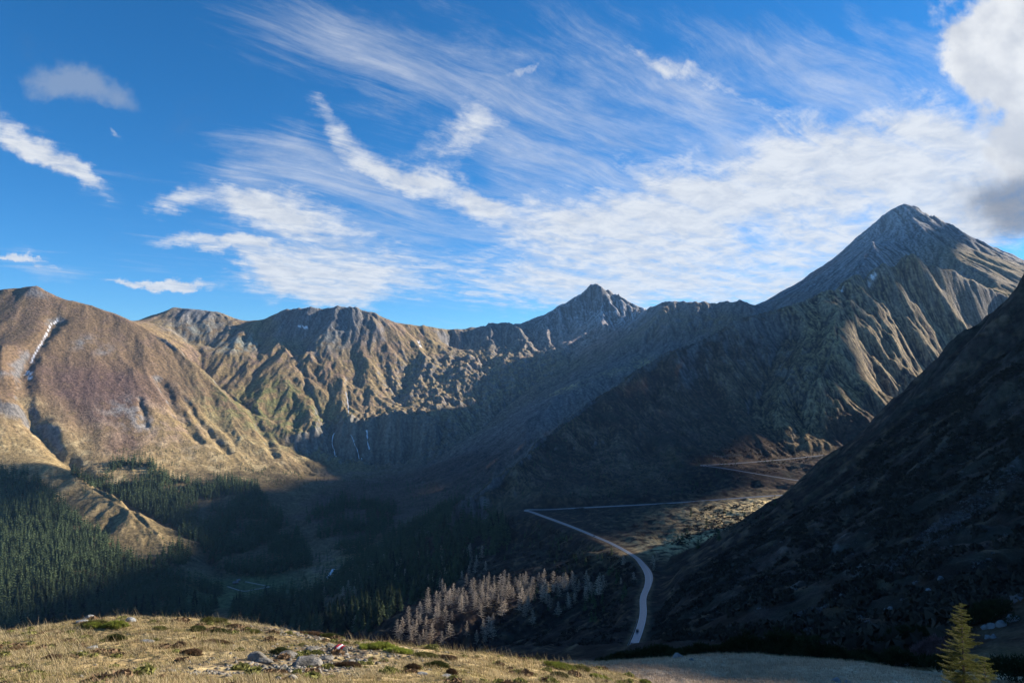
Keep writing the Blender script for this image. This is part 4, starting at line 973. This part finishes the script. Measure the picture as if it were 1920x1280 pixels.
# the paint follows the stone, a hair proud of it
cen = v_[f_].mean(1); nr = np.cross(v_[f_[:,1]]-v_[f_[:,0]], v_[f_[:,2]]-v_[f_[:,0]]); nr /= np.linalg.norm(nr, axis=1)[:,None]+1e-9
vn = np.zeros_like(v_); 
for k in range(3): np.add.at(vn, f_[:,k], nr)
vn /= np.linalg.norm(vn, axis=1)[:,None]+1e-9; R0 = np.abs(v_[:,0]).max()
up_ = (cen[:,2] > -.05*R0) & (cen[:,1] < .45*R0)
for nm, a, b, mt in (('red_stripe', -.45, -.22, RED), ('white_stripe', -.22, .02, WHT), ('red_stripe', .02, .25, RED)):
    k = up_ & (cen[:,0] > a*R0) & (cen[:,0] < b*R0)
    if k.sum():
        u, inv = np.unique(f_[k], return_inverse=True); link(bpy.data.objects.new(nm, mesh_np(nm, (v_+vn*.006)[u], inv.reshape(-1, 3), mt, False)), o_)
# boulders lying on the shaded hillside, lower right
g = np.random.RandomState(9)
BLD = [(1742,1184,9),(1756,1180,9),(1866,1136,11),(1882,1133,11),(1848,1176,14),(1860,1178,15),(1876,1172,18),(1896,1164,20),(1904,1160,14),(1862,1192,12),(1852,1196,12),(1700,1247,15),(1712,1170,10),(1272,1232,22),(1298,1236,10),(1730,1170,7),(1568,1277,16),(1590,1278,10),(1840,1262,10),(1908,1262,12),(1670,1145,9),(1738,1110,10),(1764,1085,12),(1660,1140,7)]
for i, (px, py, w_) in enumerate(BLD): add_rock(px, py, w_, 'blue-grey boulder lying in the shade at lower right', 200+i, .7, STONE_B, 'boulders on the shaded ground at lower right', ymin=40, ymax=400, name='boulder', sub_=3)

# cushions of juniper and heath, mountain pines
def shrub(p, rx, ry, h, n, leaf, seed, mat, name, label, cat, group=None, spread=1., stemm=None):
    g_ = np.random.RandomState(seed); nb = max(5, int(n/90)); B_ = []
    cb = g_.randn(nb, 3)*np.array((rx*.42, ry*.42, h*.10)); cb[:,2] = np.abs(cb[:,2])+h*.35*(1-np.minimum(1, (cb[:,0]/rx)**2+(cb[:,1]/ry)**2))
    k = g_.randint(nb, size=n); d_ = g_.randn(n, 3); d_ /= np.linalg.norm(d_, axis=1)[:,None]; d_[:,2] = np.abs(d_[:,2])*.9
    rr_ = (.22+.16*g_.rand(n))[:,None]*np.array((rx, ry, h*1.3)); c = cb[k]+d_*rr_*(.55+.45*g_.rand(n)[:,None])
    ax = d_+g_.randn(n, 3)*.45+np.array((0,0,.5)); ax /= np.linalg.norm(ax, axis=1)[:,None]; L_ = leaf*(.7+.8*g_.rand(n))[:,None]
    sd = np.cross(ax, g_.randn(n, 3)); sd /= np.linalg.norm(sd, axis=1)[:,None]; w = L_*.20
    gz = ground(p[0]+c[:,0], p[1]+c[:,1])-p[2]; c[:,2] += gz
    a = c-sd*w; b = c+sd*w; t = c+ax*L_; nn = np.cross(ax, sd); a2 = c-nn*w; b2 = c+nn*w
    v = np.stack([a, b, t, a2, b2, t], 1).reshape(-1, 3)
    e = tag(link(bpy.data.objects.new(name, None)), label, cat, group); e.location = p
    link(bpy.data.objects.new('foliage', mesh_np('foliage', v, np.arange(len(v)).reshape(-1, 3), mat, False)), e)
    sv, sf, o2 = [], [], 0
    for q in range(min(nb, 14)):
        b_ = cb[q]; gz0 = ground(p[0]+b_[0], p[1]+b_[1])-p[2]
        vv, ff_ = tube([(b_[0]*.15, b_[1]*.15, -.05*h), (b_[0]*.6, b_[1]*.6, gz0*.6+b_[2]*.3), (b_[0], b_[1], gz0+b_[2])], [leaf*.22, leaf*.16, leaf*.08], 4)
        sv.append(vv); sf.append(ff_+o2); o2 += len(vv)
    link(bpy.data.objects.new('stems', mesh_np('stems', np.concatenate(sv), np.concatenate(sf), BARK, False)), e); return e
HEATHM = plain('heath_twigs', (.20,.135,.08), var=.3, noise=5, transl=.1)
OLIVE = plain('olive_cushion', (.17,.17,.055), var=.35, noise=5, transl=.2)
DKGRN = plain('dark_cushion', (.10,.115,.04), var=.3, noise=5, transl=.15)
CU = [(180,1170,52,9,'wide flat olive cushion along the crest at left',OLIVE,'juniper_cushion'), (217,1175,40,15,'bright green juniper cushion on the crest beside pale stones',JUNI,'juniper_cushion'), (177,1173,28,9,'small green juniper cushion left of the bright one',JUNI,'juniper_cushion'),
      (218,1199,30,13,'dark green juniper cushion in the grass below the crest',DKGRN,'juniper_cushion'), (403,1164,44,9,'olive juniper cushion on the crest above the valley pasture',OLIVE,'juniper_cushion'), (372,1178,26,6,'low green cushion left of centre in the grass',DKGRN,'juniper_cushion'),
      (412,1184,30,7,'dark heath cushion below the crest cushion',DKGRN,'heath_cushion'), (474,1185,24,6,'low green cushion on the right shoulder of the grass',OLIVE,'juniper_cushion'), (362,1224,34,12,'brown heath cushion in the middle of the left meadow',HEATHM,'heath_cushion'),
      (524,1222,26,9,'brown-green cushion above the trail stones',DKGRN,'heath_cushion'), (405,1203,40,6,'long low heath patch in the left meadow',HEATHM,'heath_cushion'), (600,1186,40,7,'brown heath on the dark shoulder behind the trail',HEATHM,'heath_cushion'), (625,1192,34,9,'dark green pine scrub at the edge behind the painted stone',DKGRN,'pine_scrub'),
      (712,1214,56,15,'bright green juniper bush right of the painted stone',JUNI,'juniper_bush'), (752,1222,50,8,'green juniper trailing right from the bright bush',JUNI,'juniper_bush'), (800,1229,40,6,'flat tail of green juniper on the crest right of the bush',OLIVE,'juniper_bush'),
      (655,1248,40,9,'brown heath patch right of the trail stones',HEATHM,'heath_cushion'), (772,1254,26,13,'dark brown twiggy heath clump in the pale grass',HEATHM,'heath_cushion'), (822,1248,34,9,'green-brown cushion beside the dark twiggy clump',DKGRN,'heath_cushion'),
      (848,1262,16,10,'small dark twiggy clump near the bottom stones',HEATHM,'heath_cushion'), (838,1232,30,6,'brown heath on the crest right of the juniper',HEATHM,'heath_cushion'), (1050,1249,56,8,'long green juniper cushion on the crest near the far mound',JUNI,'juniper_cushion'), (1090,1254,36,7,'right-hand end cushion of the long juniper row',OLIVE,'juniper_cushion'),
      (1046,1266,26,8,'dark cushion below the long juniper',DKGRN,'heath_cushion'), (1122,1270,30,7,'green cushion on the right slope of the meadow',JUNI,'juniper_cushion'), (1212,1279,18,7,'last green cushion at the bottom edge',JUNI,'juniper_cushion'), (440,1172,20,4,'tiny brown heath tuft on the crest',HEATHM,'heath_cushion'),
      (100,1232,20,5,'small brown heath tuft in the left meadow',HEATHM,'heath_cushion'), (30,1215,24,5,'brown heath tuft at the left edge of the meadow',HEATHM,'heath_cushion'), (300,1178,20,4,'small olive tuft right of the pale crest stone',OLIVE,'heath_cushion')]
for i, (px, py, w_, h_, lb, mt, nm) in enumerate(CU):
    p = at(px, py+2, 0, 60); r_ = w_/1280*p[1]/2; hh_ = h_/1280*p[1]
    shrub(p, r_, r_*.8, hh_*.8, int(900+w_*60), .075 if mt is not HEATHM else .06, 300+i, mt, nm, lb, nm.replace('_', ' '))
MP = [(1230,1224,110,17),(1330,1221,100,16),(1400,1222,110,24),(1470,1228,90,32),(1500,1222,90,28),(1560,1230,90,22),(1620,1243,80,20),(1300,1212,90,14),(1450,1212,100,16),(1180,1222,80,12),(1680,1236,80,22),(1600,1225,100,18)]
for i, (px, py, w_, h_) in enumerate(MP):
    p = at(px, py, 62, 100); p = P3(px, py+4, 71); p[2] = ground(p[0], p[1]); r_ = w_/1280*p[1]/2; hh_ = h_/1280*p[1]
    shrub(p, r_, r_*.7, hh_*2.1, 4200, .26, 400+i, PINE, 'mountain_pine', 'dark mountain pine scrub behind the shaded grass mound', 'mountain pine', 'mountain pines behind the mound')
MP2 = [(1905,1235,120,60,60,'dark pine scrub at the right edge behind the young spruce'),(1765,1262,110,40,70,'dark pine scrub left of the young spruce'),(1840,1215,90,34,90,'dark pine scrub on the slope behind the young spruce'),(1690,1215,110,30,95,'dark pine scrub on the slope above the mound'),(1560,1200,120,22,110,'dark pine scrub at the foot of the shaded hillside'),(1910,1185,80,26,110,'dark pine scrub high at the right edge')]
for i, (px, py, w_, h_, Yd, lb) in enumerate(MP2):
    p = P3(px, py, Yd); p[2] = ground(p[0], p[1]); shrub(p, w_/1280*Yd/2, w_/1280*Yd/2.5, h_/1280*Yd, 5200, .26, 440+i, PINE, 'mountain_pine', lb, 'mountain pine')
p = at(1738, 1243, 60, 150); shrub(p, 2.4, 2.2, 3.0, 2600, .3, 460, plain('bare_shrub_twigs', (.16,.10,.10), var=.3, noise=2), 'bare_shrub', 'leafless reddish shrub left of the young spruce', 'shrub')

# young spruce, lit by the sun, at the lower right
def young_spruce(top, lean, h, seed, label):
    g_ = np.random.RandomState(seed); gz = ground(top[0], top[1]); h = max(h, top[2]-gz)
    base = np.array((top[0], top[1], top[2]-h)); e = tag(link(bpy.data.objects.new('young_spruce', None)), label, 'spruce'); e.location = base
    v, f = tube([(0,0,-.2),(0.02,0,h*.5),(0,0,h)], [.10*h/7, .06*h/7, .008], 7); link(bpy.data.objects.new('trunk', mesh_np('trunk', v, f, BARK)), e)
    bv, bf, o = [], [], 0; T = []
    z = h-.08
    while z > .25:
        f_up = (h-z)/h; n_ = 4 if f_up < .1 else 7
        for q in range(n_):
            if g_.rand() < .10: continue
            a = g_.rand()*6.28; L_ = (.12+.245*h*f_up**.8)*(.65+.6*g_.rand()); c, s_ = math.cos(a), math.sin(a); up = .30*(1-f_up*1.1)
            pts = [np.array((c*L_*t, s_*L_*t, z+L_*(up*t-.42*t*t+.34*t**3))) for t in (0, .35, .7, 1)]
            vv, ff_ = tube(pts, [.014, .010, .007, .003], 3); bv.append(vv); bf.append(ff_+o); o += len(vv)
            m = int(20+L_*75)
            for k in range(m):
                t = (k+g_.rand())/m; i = min(2, int(t*3)); pt = pts[0]*(1-t)+pts[3]*t; pt[2] = z+L_*(up*t-.42*t*t+.34*t**3)
                w_ = L_*.34*(1-t)**.7*(t > .08)+.03; side = (1 if k % 2 else -1)
                dv = np.array((-s_*side+c*.8, c*side+s_*.8, -.10+g_.randn()*.18)); dv /= np.linalg.norm(dv); tl = w_*(.5+.7*g_.rand())
                nr_ = np.array((g_.randn()*.3, g_.randn()*.3, 1.)); sd = np.cross(dv, nr_); sd /= np.linalg.norm(sd)
                nn_ = max(2, int(tl/.035))
                for j in range(nn_):
                    cc = pt+dv*tl*(j+.3)/nn_
                    for s2 in (-1, 1):
                        nd = dv*.75+sd*s2*.8+np.array((0,0,.22+.2*g_.randn())); nd /= np.linalg.norm(nd); ln_ = .045+.02*g_.rand()
                        wv_ = np.cross(nd, (g_.randn(), g_.randn(), g_.randn())); wv_ /= np.linalg.norm(wv_)
                        T.append((cc-wv_*.006, cc+wv_*.006, cc+nd*ln_))
        z -= (.07+.16*min(1, f_up*3))*(.8+.4*g_.rand())
    T = np.array(T).reshape(-1, 3); print('needles', len(T)//3)
    link(bpy.data.objects.new('branches', mesh_np('branches', np.concatenate(bv), np.concatenate(bf), BARK)), e)
    link(bpy.data.objects.new('needles', mesh_np('needles', T, np.arange(len(T)).reshape(-1, 3), YSP, False)), e)
YSP = plain('young_spruce_needles', (.125,.135,.035), var=.3, noise=3, transl=.25)
young_spruce(P3(1802, 1131, 30), 0, 4.6, 3, 'sunlit yellow-green young spruce at the lower right')
young_spruce(P3(1846, 1228, 29), 0, 2.6, 4, 'smaller young spruce just right of and below the sunlit one')

# low tufts and grit between the grass
gxy = np.random.RandomState(12); nn = 2600; r_ = np.sqrt(gxy.uniform(100, 1080, nn)); t_ = gxy.uniform(R(-41), R(22), nn); x_, y_ = r_*np.sin(t_), r_*np.cos(t_); k = (fbm(x_/1.6, y_/1.6, 3, 940) > .13); x_, y_ = x_[k], y_[k]
q = np.stack([x_, y_, ground(x_, y_)], 1); h_ = len(q)//2
v = clumps(q[:h_], .20, 81, .35, 60, .7); tag(link(bpy.data.objects.new('heath_tufts', mesh_np('heath_tufts', v, np.arange(len(v)).reshape(-1, 3), HEATHM, False))), 'low brown heath tufts dotted through the meadow grass', 'heath', None, 'stuff')
v = clumps(q[h_:], .19, 82, .3, 60, .7); tag(link(bpy.data.objects.new('moss_tufts', mesh_np('moss_tufts', v, np.arange(len(v)).reshape(-1, 3), OLIVE, False))), 'low olive green tufts dotted through the meadow grass', 'herbs', None, 'stuff')
nn = 1500; cx_ = [P3(560,1245,17.5), P3(470,1270,15.5), P3(640,1225,21), P3(600,1205,25.5)]; kk = gxy.randint(4, size=nn); x_ = np.array([cx_[i][0] for i in kk])+gxy.randn(nn)*1.5; y_ = np.array([cx_[i][1] for i in kk])+gxy.randn(nn)*1.3
v0, f0 = rock_arrays(77, 1, .6); q = np.stack([x_, y_, ground(x_, y_)], 1); sz = (.02+.07*gxy.rand(nn)**3)[:,None,None]; v = (v0[None]*(1+.3*gxy.randn(nn, 1, 3))*sz+q[:,None,:]).reshape(-1, 3)
f = (f0[None]+np.arange(nn)[:,None,None]*len(v0)).reshape(-1, 3); tag(link(bpy.data.objects.new('pebbles', mesh_np('pebbles', v, f, STONE, False))), 'small loose pebbles scattered over the earthy trail', 'pebbles', None, 'stuff')

# dry grass of the pass meadow
def grass(n, rmin, rmax, thmin, thmax, seed, hmin, hmax, wd, name, label, pale=1., tuft=.6):
    g_ = np.random.RandomState(seed); r_ = np.sqrt(g_.uniform(rmin**2, rmax**2, n)); t_ = g_.uniform(R(thmin), R(thmax), n); x, y = r_*np.sin(t_), r_*np.cos(t_)
    cl = fbm(x/.45, y/.45, 3, 900); cl2 = fbm(x/2.2, y/2.2, 3, 910)
    tr_ = bil(trail, *idx(x, y)); k = (g_.rand(n) < smooth(-.45, .25, cl*.8+cl2*.5)+.12) & (g_.rand(n) > tr_*1.15) & (bil(wv-run, *idx(x, y)) > -.03)
    x, y, cl, cl2 = x[k], y[k], cl[k], cl2[k]; n = len(x); z = ground(x, y)-.01
    az = g_.rand(n)*6.28; h_ = g_.uniform(hmin, hmax, n)*(1+1.3*np.clip(cl2*.7+cl, -.5, .8)); ln_ = .35+.75*g_.rand(n)
    dx_, dy2 = np.cos(az), np.sin(az); wx_ = .35*g_.rand(n)                      # wind bends it a little to the left
    p0 = np.stack([x, y, z], 1); tip = p0+np.stack([dx_*h_*ln_*.6-wx_*h_, dy2*h_*ln_*.6, h_*(1-.3*ln_)], 1)
    sdv = np.stack([-dy2, dx_, 0*x], 1)*wd*(.6+.8*g_.rand(n))[:,None]
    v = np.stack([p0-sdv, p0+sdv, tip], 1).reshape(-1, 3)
    base = np.array((.37,.285,.145)); pal = np.array((.56,.46,.27)); grn = np.array((.19,.18,.055)); brn = np.array((.17,.11,.06))
    cl3 = fbm(x/.9+5, y/.9, 3, 930)
    if pale > 1.1: base = np.array((.43,.31,.20)); pal = np.array((.56,.43,.30)); grn = base*.8; brn = base*.6
    m1 = smooth(-.3, .4, cl2+g_.randn(n)*.25)[:,None]; c = base*(1-m1)+pal*m1
    gk = (g_.rand(n) < .14+.5*smooth(.12, .35, cl3-cl2*.4))[:,None]; bk = (g_.rand(n) < .08+.45*smooth(.18, .4, -cl3-cl*.3))[:,None]; c = np.where(gk, grn, c); c = np.where(bk, brn, c)
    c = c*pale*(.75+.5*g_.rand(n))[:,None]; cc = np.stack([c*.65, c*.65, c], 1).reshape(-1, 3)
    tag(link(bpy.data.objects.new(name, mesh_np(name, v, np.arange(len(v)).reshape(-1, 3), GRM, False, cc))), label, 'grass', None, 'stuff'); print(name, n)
GRM = plain('dry_grass', (0,0,0), var=.12, noise=1.2, attr=True, transl=.3)
gq = .25 if QUICK else 1
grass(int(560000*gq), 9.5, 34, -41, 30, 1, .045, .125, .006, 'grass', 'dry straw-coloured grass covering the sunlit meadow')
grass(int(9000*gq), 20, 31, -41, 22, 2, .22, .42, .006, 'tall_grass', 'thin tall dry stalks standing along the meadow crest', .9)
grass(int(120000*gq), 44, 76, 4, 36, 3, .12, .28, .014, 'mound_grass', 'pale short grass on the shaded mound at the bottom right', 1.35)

# ------------------------------------------------------------------ unseen clouds added beyond the right edge to shade the valley, and the air
SHADE_CLOUD = plain('shade_cloud_white', (.85,.86,.88), 1., 0., .004, .05)
Uh = np.array((math.sin(SUN_TH), math.cos(SUN_TH))); Vh = np.array((-Uh[1], Uh[0]))
def cloud(circles, z0, seed, label):
    alt = 3000.; off_ = (alt-z0)/math.tan(SUN_EL); g_ = np.random.RandomState(seed)
    bm = bmesh.new(); bmesh.ops.create_icosphere(bm, subdivisions=4, radius=1); bm.verts.ensure_lookup_table(); v0 = np.array([x.co[:] for x in bm.verts]); f0 = np.array([[y.index for y in x.verts] for x in bm.faces]); bm.free()
    Vs, Fs, o = [], [], 0; c0 = circles[0]; ctr = Uh*(c0[0]+off_)+Vh*c0[1]
    for k, (u, v, r_) in enumerate(circles):
        c = Uh*(u+off_)+Vh*v; w = v0.copy(); nn = fbm(w[:,0]*2.2+k*3+seed, w[:,1]*2.2+w[:,2], 5, seed+k, .6)
        w = w*(1+.42*nn[:,None]); w = w*np.array((r_, r_, r_*.16)); w[:,0] += c[0]-ctr[0]; w[:,1] += c[1]-ctr[1]; w[:,2] += g_.randn()*6
        Vs.append(w); Fs.append(f0+o); o += len(w)
    ob = link(bpy.data.objects.new('cloud', mesh_np('cloud', np.concatenate(Vs), np.concatenate(Fs), SHADE_CLOUD))); ob.location = (ctr[0], ctr[1], alt)
    tag(ob, label, 'cloud')
cloud([(600,1300,230),(830,1290,175),(855,1635,98),(1029,2154,100),(350,1250,220),(1010,1190,120),(700,1500,200),(450,1450,200),(1000,1440,130),(1115,1425,120),(610,775,70),(540,985,115),(640,925,125),(700,1030,130),(770,1000,95),(870,1075,95),(250,1050,110)], -210, 1, 'added unseen cloud shading the slope above the hairpins')
cloud([(100,2000,190),(350,2150,200),(550,2350,170),(220,1800,150),(450,1950,200),(80,1640,120)], -360, 2, 'added unseen cloud shading the valley woods')
cloud([(-450,2200,95),(-600,2230,110),(-340,2110,70),(-250,2010,60),(-480,2060,90)], -290, 3, 'small added unseen cloud shading the edge of the left wood')
hz = newmat('haze')[0]; n_ = hz.node_tree.nodes; n_.remove(n_['Principled BSDF']); pv = n_.new('ShaderNodeVolumePrincipled')
pv.inputs['Color'].default_value = (.26,.54,1.0,1); pv.inputs['Density'].default_value = 1.9e-5; pv.inputs['Anisotropy'].default_value = .2
hz.node_tree.links.new(pv.outputs[0], n_['Material Output'].inputs['Volume'])
zb = float(Z.min())-2; zt = float(Z.max())+4
tag(link(bpy.data.objects.new('haze', mesh_np('haze', box(-8200, 8200, -500, 8300, zb, zt), BOX, hz, False))), 'thin blue air between the camera and the far mountains', 'haze', None, 'stuff')
print('haze', zb, zt)
